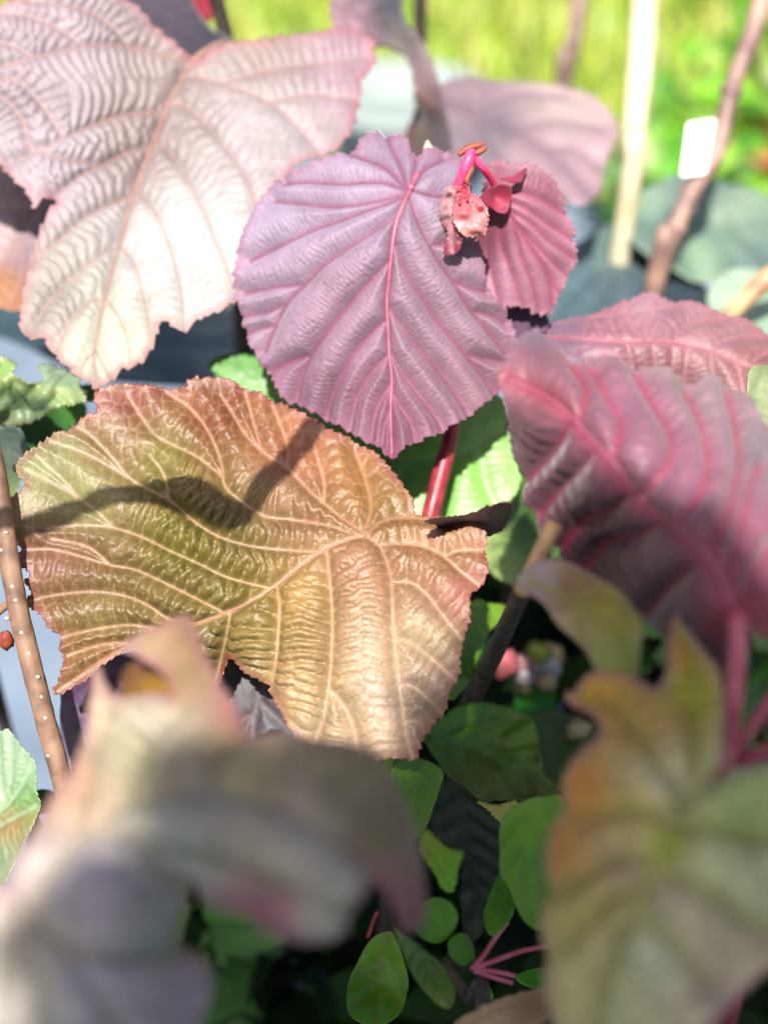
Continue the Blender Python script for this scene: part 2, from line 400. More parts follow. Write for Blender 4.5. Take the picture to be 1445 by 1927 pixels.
# ------------------------------------------------------------------ added unseen leafy blocker, casting the shadow of the person behind the camera
RL = np.cross([0, 0, 1.], SUN); RL /= np.linalg.norm(RL); UL = np.cross(SUN, RL)
def lightpt(u, v, s): return RL*u+UL*v+SUN*s
def thr(u): return np.interp(u, [-.5, -.2, -.14, -.085, -.06, -.04, -.022, -.008, .004, .018, .03, .05, .12, .5], [.22, .25, .28, .34, .41, .436, .455, .487, .508, .505, .48, .465, .47, .6])  # upper edge of the added blocker, shaped to the wanted shade line
blocker = thing('added_shade_blocker', 'added unseen leafy blocker shading the nearest leaves', 'blocker', (.1, -1.35, 0))
pts = []
for i in range(11000):
    u = random.uniform(-.42, .62); v = thr(u) - .020 - (random.random()**1.3)*.75; s = random.uniform(1.35, 1.75)
    pts.append(lightpt(u, v, s))
scatter('blocker_leaves', pts, (.028, .045), .8, [S(60, 110, 40), S(80, 130, 50)], M['green'], blocker, up=.9)
cc_ = lightpt(.1, .1, 1.5)
tube('blocker_trunk', [(.1, -1.35, 0), (.12, -1.33, .6), (.08, -1.2, 1.2), tuple(cc_)], [.045, .03, .012], M['darkbark'], blocker)
for k in range(7):
    e = lightpt(random.uniform(-.3, .45), random.uniform(-.1, .42), random.uniform(1.4, 1.7))
    tube('blocker_limb', [(.08, -1.2, 1.2), tuple((np.array([.08, -1.2, 1.2])+e)/2+np.array([0, 0, .05])), tuple(e)], [.012, .004], M['darkbark'], blocker)

# overhanging shoot above the frame: its arching leaf and twig throw the shadow across the bronze leaf
T4 = Z(0, 640, 2.007)
over = thing('overhanging_shoot', 'arching shoot hanging above the bronze green leaf', 'shoot', tuple(lightpt(-.06, .42, .62)*[1, 1, 0]))
sh = SUN*.235
leaf(over, T4([(30, 745), (120, 690), (220, 640), (330, 565), (430, 540), (540, 490), (640, 470), (740, 480), (820, 530), (900, 580), (940, 640), (900, 690), (800, 690), (720, 640), (600, 615), (500, 590), (380, 610), (260, 660), (150, 720), (70, 755)]),
     [(20, 1000, .41), (300, 900, .405), (470, 950, .40), (200, 930, .41)], [(200, 900, S(150, 90, 100))], M['pink'], grid=8, shift=sh)
stp = [pt(598, 806, .424)+sh, pt(560, 845, .418)+sh, pt(500, 905, .41)+sh, pt(445, 945, .403)+sh, pt(330, 925, .405)+sh, pt(200, 930, .41)+sh, pt(60, 990, .41)+sh, pt(-200, 1080, .41)+sh]
stp.append(stp[-1]+np.array([-.06, -.05, .01])); stp.append(stp[-1]+np.array([-.08, -.03, -.2])); stp.append(stp[-1]*[1, 1, 0]+np.array([-.02, -.02, .008]))
tube('stem', stp, [.0034, .004, .004, .003, .003, .003, .003, .003, .004, .005, .006], M['bark'], over)

# ------------------------------------------------------------------ plants
def shrub(label, base, group='purple leaved shrubs', name='purple_leaved_shrub', cat='shrub'):
    return thing(name, label, cat, (base[0], base[1], .008), group)
def ground(P): return np.array([P[0], P[1], .008])

# -- A: large pale purple leaf, top left
a = shrub('shrub carrying the large pale purple leaf with a pointed tip over the slate leaf', ground(pt(400, 300, .6)))
zA, zB, z3 = Z(0, 0, 3.6125), Z(0, 300, 3.6125), Z(350, 0, 2.89)
A_out = [(368, 112), (410, 92), (480, 78), (560, 70), (640, 56), (690, 72), (706, 105), (700, 132), (680, 152), (672, 200), (664, 240), (640, 275), (600, 296), (560, 312), (535, 340), (510, 390), (490, 420), (470, 450), (462, 490), (460, 530), (448, 562), (420, 583), (395, 594), (372, 606), (346, 624), (328, 614), (306, 603), (299, 625), (286, 655), (268, 682), (240, 692), (212, 716), (180, 726), (152, 708), (130, 690), (100, 665), (85, 640), (50, 632), (41, 598), (45, 552), (61, 494), (70, 455), (88, 412), (108, 378), (90, 372), (66, 393), (52, 362), (17, 327), (-20, 300), (-80, 280), (-125, 220), (-120, 130), (-70, 60), (0, 18), (45, -5), (110, -32), (190, -26), (237, 2), (290, 50), (330, 85)]
A_v = [[(350, 118), (290, 98), (200, 86), (150, 88), (60, 110), (0, 130), (-80, 170)],
       [(240, 87), (200, 42), (140, 14), (60, 5)], [(150, 84), (110, 55), (50, 30), (0, 28)], [(60, 108), (20, 85), (-40, 75)],
       [(308, 212), (238, 216), (170, 238), (120, 262), (60, 292), (0, 318)], [(120, 262), (80, 200), (30, 150), (-20, 150)], [(60, 292), (40, 220), (0, 180), (-30, 180)],
       [(288, 272), (230, 292), (195, 310), (150, 332), (105, 372)], [(190, 312), (120, 300), (60, 275)],
       [(252, 365), (215, 381), (160, 412), (110, 455), (66, 492)],
       [(225, 465), (195, 475), (150, 515), (100, 560), (58, 625)], [(198, 560), (165, 570), (130, 612), (106, 662)],
       [(180, 660), (160, 680), (150, 705)],
       [(340, 140), (419, 156), (506, 194), (558, 239), (600, 290)], [(419, 156), (520, 130), (620, 120), (690, 110)], [(506, 194), (580, 180), (665, 190)],
       [(318, 195), (350, 200), (395, 242), (447, 308), (468, 339), (485, 400)], [(292, 262), (330, 300), (370, 370), (400, 440), (425, 500), (445, 555)],
       [(255, 355), (290, 395), (315, 450), (330, 500), (342, 560), (345, 620)], [(227, 462), (255, 500), (268, 550), (278, 600), (280, 655)],
       [(200, 560), (225, 600), (240, 640), (245, 685)], [(180, 660), (195, 690), (205, 712)]]
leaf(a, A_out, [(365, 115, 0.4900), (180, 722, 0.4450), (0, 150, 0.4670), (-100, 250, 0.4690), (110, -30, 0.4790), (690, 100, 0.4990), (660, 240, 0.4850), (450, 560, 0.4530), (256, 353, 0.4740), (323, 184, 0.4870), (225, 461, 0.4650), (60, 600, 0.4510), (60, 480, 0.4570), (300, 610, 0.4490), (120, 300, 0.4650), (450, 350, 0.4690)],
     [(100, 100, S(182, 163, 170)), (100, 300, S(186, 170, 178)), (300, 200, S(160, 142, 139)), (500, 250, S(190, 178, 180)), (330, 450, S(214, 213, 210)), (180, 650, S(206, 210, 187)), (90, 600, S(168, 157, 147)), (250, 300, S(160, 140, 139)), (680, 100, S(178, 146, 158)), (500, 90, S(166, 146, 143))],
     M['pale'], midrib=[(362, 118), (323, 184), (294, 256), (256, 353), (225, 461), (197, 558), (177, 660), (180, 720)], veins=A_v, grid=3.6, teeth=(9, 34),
     edge=(S(180, 95, 105), 12, .75), veincol=(S(160, 118, 112), 3.2, .75), pillow=.0009, pw=15, ladder=.0015, period=19, lw=8, tert=.3, net=.00015, nets=26, netc=.3, lamp=[(100, 200, 1.2), (100, 50, .9), (200, 300, 1.1), (150, 550, .7), (330, 450, .35), (450, 300, .5), (600, 150, .35), (200, 650, .3)], ribs=M['vein_b'], ribr=.00045, sider=.00014, sidevein=True,
     label='large pale mauve leaf with creased ladder veins and a toothed pointed tip', mid_groove=.0012)
leaf(a, [(-90, 300), (20, 300), (130, 330), (140, 430), (110, 520), (70, 560), (40, 586), (0, 582), (-60, 575), (-110, 480)], [(0, 330, .52), (100, 500, .505), (-80, 560, .50), (120, 350, .52)],
     [(0, 450, S(205, 175, 178)), (10, 540, S(180, 115, 60)), (60, 480, S(150, 125, 140))], M['pale'], midrib=[(100, 340), (40, 440), (-40, 560)], veins=[[(60, 400), (10, 400), (-60, 420)], [(40, 440), (40, 520), (20, 575)]], grid=5, teeth=(5, 25), veincol=(S(170, 130, 125), 4, .6), pillow=.0008, ladder=.0005,
     label='purple brown leaf lying in the shadow of the pale mauve leaf')
leaf(a, [(215, -40), (300, -50), (345, -20), (385, 40), (420, 68), (438, 80), (415, 100), (372, 120), (340, 110), (290, 60), (235, 8)], [(230, 0, .52), (360, 110, .512), (430, 80, .53), (330, -30, .55)],
     [(300, 30, S(95, 80, 95)), (400, 90, S(70, 70, 80))], M['pink'], grid=7, wave=(.004, 60), label='dark slate purple leaf behind the pale mauve leaf')
leaf(a, [(335, -40), (430, -40), (425, 0), (402, 34), (378, 50), (355, 25)], [(340, 0, .56), (420, -20, .57), (380, 45, .55)], [(380, 10, S(165, 40, 55))], M['pink'], grid=7, label='deep red leaf tip against the lawn')
ab = pt(400, 300, .6)
tube('petiole', [pt(362, 118, .504), pt(395, 95, .515), pt(430, 90, .53), pt(440, 180, .545)], [.0016, .0022], M['vein_b'], a)
tube('stem', [pt(330, -260, .50), pt(390, -60, .525), pt(425, 70, .54), pt(440, 180, .55), pt(450, 450, .57), ground(ab)], [.0022, .003, .004, .005], M['darkbark'], a)

# -- B: shaded purple leaves behind, top centre
b = shrub('shrub with blurred grey purple drooping leaves in front of the lawn', ground(pt(800, 400, .7)))
leaf(b, z3([(785, 60), (800, -10), (880, -70), (1040, -80), (1150, -50), (1180, 90), (1290, 250), (1350, 380), (1400, 560), (1450, 800), (1330, 900), (1195, 800), (1200, 720), (1250, 580), (1240, 470), (1215, 360), (1150, 285), (1030, 255), (1000, 300), (930, 330), (860, 250), (820, 180)]),
     [(640, 30, .535), (740, 0, .56), (700, 90, .53), (800, 200, .555), (840, 280, .55), (760, 60, .565), (790, 90, .58), (775, 230, .585)],
     [(660, 40, S(190, 150, 160)), (740, 10, S(95, 95, 110)), (770, 110, S(175, 150, 150)), (790, 230, S(130, 85, 65)), (840, 250, S(110, 100, 115))], M['pink'], midrib=z3([(800, 20), (1000, 120), (1200, 250), (1320, 480), (1400, 780)]), grid=6, veincol=(S(120, 95, 105), 6, .5), teeth=(5, 30), wave=(.006, 80), label='arched grey purple leaf with a brown curled edge')
zb2 = Z(640, 0, 1.795)
leaf(b, zb2([(325, 300), (420, 268), (560, 283), (700, 288), (820, 318), (905, 380), (935, 450), (900, 540), (870, 650), (800, 700), (720, 640), (600, 590), (480, 560), (360, 540), (310, 420)]),
     [(830, 170, .60), (1000, 160, .63), (1150, 250, .61), (1080, 380, .58), (850, 300, .585), (980, 280, .60)],
     [(900, 200, S(178, 150, 158)), (920, 240, S(120, 115, 128)), (1050, 200, S(205, 182, 178)), (1100, 330, S(190, 155, 165)), (1000, 300, S(185, 150, 160))], M['pale'], midrib=zb2([(330, 330), (500, 400), (700, 520), (840, 660)]), veins=[zb2(v) for v in ([(450, 380), (600, 330), (760, 330)], [(580, 450), (720, 420), (880, 440)], [(680, 510), (800, 520), (880, 580)], [(450, 390), (480, 460), (560, 560)])], grid=6, veincol=(S(135, 110, 125), 8, .7), teeth=(5, 30), pillow=.0015, pw=25, wave=(.008, 90), label='broad grey mauve leaf blurred in front of the lawn')
tube('stem', [pt(800, -150, .56), pt(790, 60, .585), pt(800, 250, .6), pt(830, 500, .64), ground(pt(800, 400, .7))], [.0025, .0035, .005], M['darkbark'], b)
tube('petiole', [pt(830, 190, .60), pt(810, 220, .6), pt(803, 250, .6)], [.0015, .002], M['darkbark'], b)

# -- D: round velvety purple leaf, centre
d_ = shrub('shrub with the round velvety purple leaf and bright pink young shoot tip', ground(pt(790, 1100, .5)))
z = Z(420, 230, 2.064)
D_out = z([(745, 140), (700, 86), (640, 58), (580, 70), (520, 110), (440, 150), (350, 185), (270, 205), (200, 265), (150, 340), (110, 410), (80, 500), (62, 600), (68, 700), (90, 790), (125, 880), (170, 950), (210, 1010), (250, 1075), (320, 1108), (400, 1150), (470, 1190), (540, 1230), (605, 1262), (655, 1305), (700, 1268), (760, 1240), (840, 1205), (920, 1160), (1000, 1100), (1060, 1050), (1105, 980), (1128, 900), (1115, 800), (1080, 735), (1040, 680), (1000, 600), (985, 520), (968, 440), (955, 350), (935, 250), (905, 180), (860, 132), (800, 122)])
D_v = [z(v) for v in ([(720, 270), (640, 242), (560, 235), (460, 242), (340, 235), (250, 240)], [(715, 275), (640, 298), (540, 320), (440, 330), (330, 322), (210, 310)], [(705, 290), (600, 330), (450, 385), (330, 430), (230, 480), (110, 540)],
      [(688, 350), (600, 415), (500, 480), (400, 550), (320, 630), (240, 720), (165, 890)], [(320, 630), (220, 640), (90, 665)], [(250, 705), (160, 740), (80, 752)], [(205, 790), (150, 800), (100, 820)],
      [(655, 530), (580, 610), (500, 700), (420, 800), (360, 880), (320, 960), (290, 1080)], [(345, 905), (270, 930), (190, 970)], [(640, 760), (570, 830), (510, 900), (470, 970), (430, 1060), (410, 1145)],
      [(640, 905), (590, 955), (550, 1015), (520, 1085), (500, 1195)], [(650, 1020), (615, 1080), (592, 1150), (580, 1235)], [(650, 1120), (630, 1180), (620, 1255)],
      [(730, 255), (780, 190), (850, 150)], [(728, 262), (800, 285), (900, 300)], [(720, 290), (770, 420), (830, 530), (890, 620), (960, 730), (1040, 830), (1095, 900)], [(890, 620), (960, 645), (1015, 660)], [(965, 735), (1030, 750), (1090, 780)], [(800, 480), (870, 470), (960, 470)],
      [(668, 480), (720, 600), (790, 710), (850, 800), (920, 880), (1000, 980), (1050, 1055)], [(945, 905), (1020, 920), (1100, 930)], [(645, 720), (700, 800), (760, 880), (830, 960), (900, 1060), (945, 1135)],
      [(650, 895), (700, 980), (760, 1065), (825, 1150), (845, 1195)], [(655, 1050), (690, 1110), (730, 1180), (742, 1240)], [(715, 262), (690, 180), (655, 110), (640, 64)], [(712, 262), (640, 190), (560, 150), (500, 130)], [(730, 250), (742, 190), (745, 150)])]
leaf(d_, D_out, [(770, 360, .428), (740, 850, .424), (455, 520, .444), (520, 330, .446), (730, 260, .446), (640, 800, .432), (960, 650, .437), (930, 760, .436), (880, 340, .440), (735, 600, .428), (600, 600, .431), (850, 560, .430), (500, 700, .440)],
     [(500, 400, S(184, 164, 189)), (650, 350, S(180, 156, 182)), (470, 560, S(178, 152, 174)), (650, 600, S(166, 130, 152)), (850, 600, S(170, 134, 154)), (740, 820, S(148, 98, 116)), (600, 760, S(146, 102, 124)), (900, 720, S(160, 118, 133)), (740, 280, S(166, 140, 165))],
     M['velvet'], midrib=z([(727, 262), (700, 320), (670, 400), (655, 500), (645, 600), (636, 700), (640, 800), (645, 900), (655, 1000), (650, 1100), (655, 1298)]), veins=D_v, grid=3.2, teeth=(8, 21),
     edge=(S(165, 90, 120), 9, .6), veincol=(S(140, 62, 98), 5.0, .85), pillow=.0031, pw=17, ladder=.0006, period=8, lw=7, tert=.3, ribs=M['vein_p'], ribr=.0008, sider=.00028, sidevein=False,
     label='round velvety mauve leaf with sunken pink veins and scalloped edge')
z4 = Z(750, 230, 3.6125)
leaf(d_, z4([(640, 290), (700, 272), (760, 305), (850, 285), (950, 330), (1040, 380), (1090, 480), (1130, 600), (1170, 700), (1190, 820), (1203, 920), (1170, 1010), (1120, 1100), (1075, 1190), (1035, 1280), (950, 1290), (860, 1262), (760, 1245), (680, 1250), (620, 1150), (560, 1020), (520, 880), (530, 760), (560, 640), (580, 520), (600, 400)]),
     [(930, 360, .434), (1060, 400, .438), (1080, 480, .444), (1030, 580, .448), (950, 575, .443), (900, 480, .446), (980, 470, .437), (910, 350, .44)],
     [(1000, 400, S(185, 117, 139)), (1040, 500, S(201, 133, 154)), (960, 540, S(182, 123, 146)), (920, 420, S(142, 66, 92)), (1000, 320, S(144, 84, 102))], M['velvet'],
     midrib=z4([(640, 470), (760, 640), (900, 850), (1010, 1050), (1040, 1270)]), veins=[z4(v) for v in ([(650, 470), (800, 480), (950, 520), (1130, 620)], [(680, 510), (850, 580), (1000, 680), (1180, 800)], [(740, 600), (900, 690), (1040, 820), (1200, 930)], [(800, 700), (950, 850), (1050, 950), (1150, 1050)], [(880, 820), (960, 950), (1040, 1080), (1090, 1170)], [(700, 580), (700, 800), (760, 1000), (850, 1250)], [(660, 560), (620, 760), (620, 950), (680, 1230)], [(780, 680), (830, 900), (900, 1080), (950, 1280)])],
     grid=3.4, teeth=(10, 17), edge=(S(215, 150, 170), 8, .5), veincol=(S(165, 60, 95), 4, .7), pillow=.0008, pw=9, ladder=.00025, period=7, label='small young pink purple leaf with fringed teeth beside the shoot tip')
leaf(d_, z4([(545, 520), (600, 460), (700, 420), (760, 440), (765, 520), (740, 610), (690, 620), (620, 575), (560, 545)]), [(905, 375, .424), (955, 350, .426), (950, 395, .429), (915, 385, .428), (930, 370, .434)], [(930, 370, S(160, 35, 70))], M['velvet'], grid=4, name='folded_leaflet', label='tiny dark crimson folded leaflet')
leaf(d_, z4([(690, 380), (760, 370), (800, 350), (870, 310), (850, 370), (830, 410), (760, 410)]), [(950, 335, .426), (985, 315, .429), (980, 340, .428)], [(960, 330, S(150, 50, 80))], M['velvet'], grid=4, name='folded_leaflet')
tube('petiole', [pt(860, 352, .420), pt(872, 325, .418), pt(882, 300, .417), pt(888, 285, .418)], [.0014, .0019, .0016], M['hot'], d_, label='hot pink leaf stalk')
tube('petiole', [pt(884, 292, .418), pt(905, 312, .42), pt(922, 335, .426), pt(930, 350, .43)], [.0013, .0011], M['hot'], d_)
for q in (([(862, 292), (880, 280), (898, 274), (915, 270)], .0014), ([(885, 290), (905, 285), (918, 274)], .0011), ([(890, 300), (886, 320), (878, 340), (884, 348)], .0012)):
    tube('bud_scale', [pt(x, y, .4175) for x, y in q[0]], [q[1]*.5, q[1]*.9, q[1]*.7, .0001], M['rust'], d_)
leaf(d_, z4([(405, 430), (470, 470), (540, 520), (603, 600), (592, 740), (530, 775), (440, 765), (385, 690), (365, 600), (395, 520)]), [(862, 352, .419), (915, 400, .416), (905, 440, .417), (870, 440, .415), (885, 400, .412), (895, 420, .415)], [(880, 380, S(250, 110, 125, .55)), (890, 420, S(255, 165, 165, .55)), (905, 430, S(255, 185, 175, .55)), (870, 360, S(245, 80, 110, .55))], M['pink'], grid=2.6, wave=(.0042, 15), teeth=(5, 9), mottle=.4, name='crumpled_bract', label='crumpled coral pink bract at the shoot tip')
leaf(d_, z4([(310, 465), (370, 430), (412, 470), (385, 600), (372, 700), (425, 790), (405, 880), (345, 905), (312, 880), (335, 760), (285, 640)]), [(840, 360, .421), (862, 370, .416), (850, 430, .420), (862, 470, .419), (838, 475, .422)], [(842, 390, S(250, 200, 205)), (855, 370, S(235, 110, 120)), (855, 440, S(150, 25, 60)), (845, 470, S(190, 70, 100))], M['pink'], grid=2.6, wave=(.0035, 14), teeth=(4, 9), mottle=.4, name='crumpled_bract')
leaf(d_, z4([(395, 455), (440, 430), (480, 450), (470, 530), (420, 560), (395, 530)]), [(862, 358, .4165), (880, 355, .415), (870, 380, .414)], [(870, 365, S(225, 80, 105))], M['pink'], grid=2.6, wave=(.005, 10), mottle=.5, name='crumpled_bract')
V, F = tube_geo(np.array([pt(806, 300, .449), pt(806, 288, .449), pt(805, 276, .449), pt(804, 264, .449)]), np.array([.0022, .0020, .0014, .0002]), 8); mesh('bud', V, F, M['cream'], d_, label='cream pointed bud above the round leaf')
tube('petiole', [pt(772, 356, .4285), pt(790, 320, .437), pt(806, 300, .449)], [.0010, .0014], M['vein_p'], d_)
tube('stem', [pt(806, 295, .450), pt(850, 400, .452), pt(865, 600, .452), pt(850, 800, .452), pt(832, 880, .450), pt(808, 975, .447), pt(790, 1060, .452), pt(755, 1230, .49), ground(pt(700, 1350, .55))], [.0018, .002, .0026, .003, .003, .0034, .004], M['shoot_red'], d_, label='crimson young stem')
leaf(d_, [(930, 560), (965, 545), (1010, 570), (1030, 610), (1000, 650), (960, 660), (930, 620)], [(940, 570, .452), (1020, 600, .456), (960, 655, .45)], [(970, 600, S(105, 70, 95))], M['velvet'], grid=5, teeth=(4, 15))

# -- C: bronze green leaf (in focus)
c_ = shrub('shrub with the bronze green puckered leaf crossed by a twig shadow', ground(pt(700, 1250, .48)))
T5 = Z(480, 780, 2.331)
C_out = [(29, 882), (46, 863), (69, 844), (87, 830), (110, 817), (129, 812), (158, 790), (185, 778), (180, 750), (206, 733), (249, 729), (300, 733), (352, 733), (361, 722), (413, 717), (468, 737), (518, 760), (568, 785), (618, 815), (668, 837), (712, 866), (746, 909), (772, 943), (782, 969), (815, 974), (849, 981), (875, 990), (907, 999), (913, 1025), (909, 1046), (916, 1074), (905, 1102), (885, 1119), (881, 1145), (879, 1175), (870, 1209), (864, 1235), (862, 1269), (845, 1303), (836, 1338), (815, 1363), (793, 1393), (782, 1428), (755, 1425), (695, 1430), (640, 1432), (587, 1426), (561, 1383), (536, 1335), (508, 1294), (469, 1257), (437, 1234), (415, 1285), (385, 1300), (355, 1260), (335, 1215), (300, 1202), (250, 1217), (200, 1246), (160, 1279), (107, 1305), (117, 1267), (123, 1245), (114, 1218), (116, 1196), (92, 1176), (86, 1160), (68, 1147), (48, 1135), (63, 1114), (54, 1098), (62, 1078), (45, 1068), (26, 1060), (30, 1046), (43, 1032), (31, 1014), (15, 995), (18, 968), (26, 940), (45, 925), (50, 905), (36, 895)]
C_mid = [(690, 1008), (660, 1015), (613, 1034), (560, 1070), (518, 1103), (470, 1133), (438, 1148), (369, 1173), (300, 1188), (220, 1228), (112, 1300)]
C_v = [T4(v) for v in ([(1375, 730), (1300, 680), (1180, 580), (1090, 490), (1000, 430), (930, 360), (880, 280), (835, 210)], [(1383, 710), (1400, 630), (1380, 530), (1340, 420)], [(1225, 615), (1222, 530), (1185, 400)], [(1085, 480), (1085, 400), (1050, 300), (1030, 250)], [(990, 425), (960, 320), (930, 210)],
      [(1350, 740), (1240, 703), (1100, 680), (1000, 666), (905, 605), (850, 550), (835, 460), (790, 350), (720, 260), (630, 200)], [(845, 520), (740, 440), (600, 370), (540, 300), (490, 220)],
      [(1220, 803), (1100, 797), (950, 780), (830, 745), (740, 690), (640, 605), (500, 530), (420, 440), (340, 360), (270, 320)], [(500, 530), (400, 470), (300, 420), (190, 385)], [(640, 600), (620, 510), (570, 440)],
      [(1020, 940), (920, 915), (840, 890), (760, 850), (650, 800), (550, 750), (430, 710), (300, 700), (180, 710)], [(430, 705), (340, 625), (220, 550), (100, 490)], [(300, 600), (240, 530), (140, 440)],
      [(850, 1030), (760, 985), (650, 930), (520, 870), (420, 850), (300, 815), (200, 790), (100, 790)], [(420, 848), (330, 780), (200, 750)],
      [(740, 1072), (640, 1050), (560, 1000), (470, 965), (350, 950), (200, 965), (100, 990)], [(600, 1090), (500, 1075), (400, 1085), (280, 1110), (220, 1130)], [(480, 1140), (380, 1150), (260, 1190)])] + \
      [T5(v) for v in ([(490, 540), (545, 580), (580, 660), (600, 750), (605, 900), (610, 1000), (620, 1100), (640, 1250), (660, 1400), (690, 1500)], [(318, 600), (330, 720), (340, 850), (340, 1000), (330, 1150), (310, 1300), (280, 1400), (255, 1500)], [(100, 765), (110, 850), (105, 950), (95, 1080), (70, 1190)],
      [(545, 580), (640, 570), (730, 580), (820, 620), (900, 690), (990, 760)], [(600, 740), (680, 740), (750, 790), (820, 880), (912, 995)], [(610, 980), (680, 1000), (760, 1060), (860, 1150), (890, 1185)], [(625, 1180), (700, 1200), (780, 1270), (832, 1322)], [(650, 1340), (720, 1350), (745, 1410)], [(325, 1200), (400, 1290), (440, 1400), (450, 1510)], [(830, 625), (900, 600), (990, 600)], [(490, 535), (560, 470), (700, 455), (850, 480)])] + \
      [[(435, 1150), (428, 1190), (418, 1235), (405, 1285)]]
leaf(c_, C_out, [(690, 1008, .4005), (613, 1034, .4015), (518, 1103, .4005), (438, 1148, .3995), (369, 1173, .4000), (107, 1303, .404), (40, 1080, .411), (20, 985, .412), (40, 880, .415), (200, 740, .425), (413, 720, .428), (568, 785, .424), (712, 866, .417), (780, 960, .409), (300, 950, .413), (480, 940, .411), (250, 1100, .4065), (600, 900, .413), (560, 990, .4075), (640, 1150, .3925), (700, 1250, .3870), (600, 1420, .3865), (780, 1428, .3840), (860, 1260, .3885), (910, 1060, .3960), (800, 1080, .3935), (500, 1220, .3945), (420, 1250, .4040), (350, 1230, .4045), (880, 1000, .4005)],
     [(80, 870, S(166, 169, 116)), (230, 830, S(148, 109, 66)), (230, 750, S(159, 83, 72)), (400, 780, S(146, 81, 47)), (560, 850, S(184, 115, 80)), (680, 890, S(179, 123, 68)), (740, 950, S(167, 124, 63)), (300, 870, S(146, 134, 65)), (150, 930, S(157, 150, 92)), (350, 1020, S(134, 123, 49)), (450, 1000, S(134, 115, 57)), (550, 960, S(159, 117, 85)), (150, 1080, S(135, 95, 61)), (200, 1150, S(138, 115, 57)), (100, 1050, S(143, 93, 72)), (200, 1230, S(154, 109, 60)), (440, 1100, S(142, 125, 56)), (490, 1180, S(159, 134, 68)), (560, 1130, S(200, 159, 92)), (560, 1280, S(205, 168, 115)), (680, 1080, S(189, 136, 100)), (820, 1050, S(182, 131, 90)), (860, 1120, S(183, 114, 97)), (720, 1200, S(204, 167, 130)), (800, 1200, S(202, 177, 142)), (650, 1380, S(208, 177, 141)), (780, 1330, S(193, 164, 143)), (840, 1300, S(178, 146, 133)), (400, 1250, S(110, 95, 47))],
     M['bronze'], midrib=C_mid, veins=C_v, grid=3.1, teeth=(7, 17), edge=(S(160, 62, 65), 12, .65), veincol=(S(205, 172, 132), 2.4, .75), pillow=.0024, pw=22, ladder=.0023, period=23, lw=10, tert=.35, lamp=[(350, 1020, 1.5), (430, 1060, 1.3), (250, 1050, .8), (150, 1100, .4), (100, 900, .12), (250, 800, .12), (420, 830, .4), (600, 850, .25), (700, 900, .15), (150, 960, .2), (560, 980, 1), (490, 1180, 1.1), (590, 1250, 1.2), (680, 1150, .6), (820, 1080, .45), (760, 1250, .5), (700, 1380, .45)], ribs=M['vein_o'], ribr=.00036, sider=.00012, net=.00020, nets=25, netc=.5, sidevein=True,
     label='broad bronze and olive leaf with ladder like puckers and red toothed margin')
z7 = Z(650, 750, 3.211)
leaf(c_, z7([(480, 740), (560, 712), (700, 705), (800, 680), (880, 640), (990, 618), (1002, 660), (985, 710), (940, 795), (850, 828), (800, 800), (700, 800), (600, 780)]), [(820, 972, .382), (900, 952, .378), (958, 945, .376), (950, 995, .402), (915, 1005, .412), (850, 998, .414)], [(900, 975, S(120, 100, 105))], M['bronze'], grid=4, teeth=(5, 12), edge=(S(170, 80, 80), 4, .6), label='small grey lobe of the leaf base turned to the shade')
tube('petiole', [pt(690, 1009, .4005), pt(740, 1035, .412), pt(790, 1080, .43), pt(800, 1130, .445)], [.001, .0014], M['vein_o'], c_)
cb = ground(pt(700, 1250, .48))
tube('stem', [pt(800, 1125, .445), pt(780, 1300, .455), pt(740, 1500, .47), cb], [.0022, .0035], M['darkbark'], c_)
# dark leaves tucked behind it; the slate one carries its shade in the colour
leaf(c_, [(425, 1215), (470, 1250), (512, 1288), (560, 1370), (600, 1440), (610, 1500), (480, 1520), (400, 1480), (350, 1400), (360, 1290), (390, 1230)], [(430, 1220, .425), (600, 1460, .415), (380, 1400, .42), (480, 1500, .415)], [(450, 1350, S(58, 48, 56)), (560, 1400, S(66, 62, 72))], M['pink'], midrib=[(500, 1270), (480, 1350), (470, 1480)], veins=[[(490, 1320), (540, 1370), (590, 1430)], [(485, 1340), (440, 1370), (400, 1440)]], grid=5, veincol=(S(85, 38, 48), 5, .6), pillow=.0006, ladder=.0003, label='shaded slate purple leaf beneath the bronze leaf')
leaf(c_, [(118, 1285), (150, 1262), (215, 1236), (330, 1205), (345, 1260), (310, 1400), (230, 1560), (170, 1600), (135, 1500), (118, 1400)], [(130, 1290, .43), (320, 1220, .425), (200, 1560, .42), (150, 1450, .43)], [(200, 1350, S(95, 50, 95)), (140, 1400, S(120, 105, 130))], M['pink'], midrib=[(290, 1230), (220, 1400), (180, 1590)], grid=5, veincol=(S(90, 50, 80), 5, .6), label='deep aubergine leaf hanging below the bronze leaf tip')

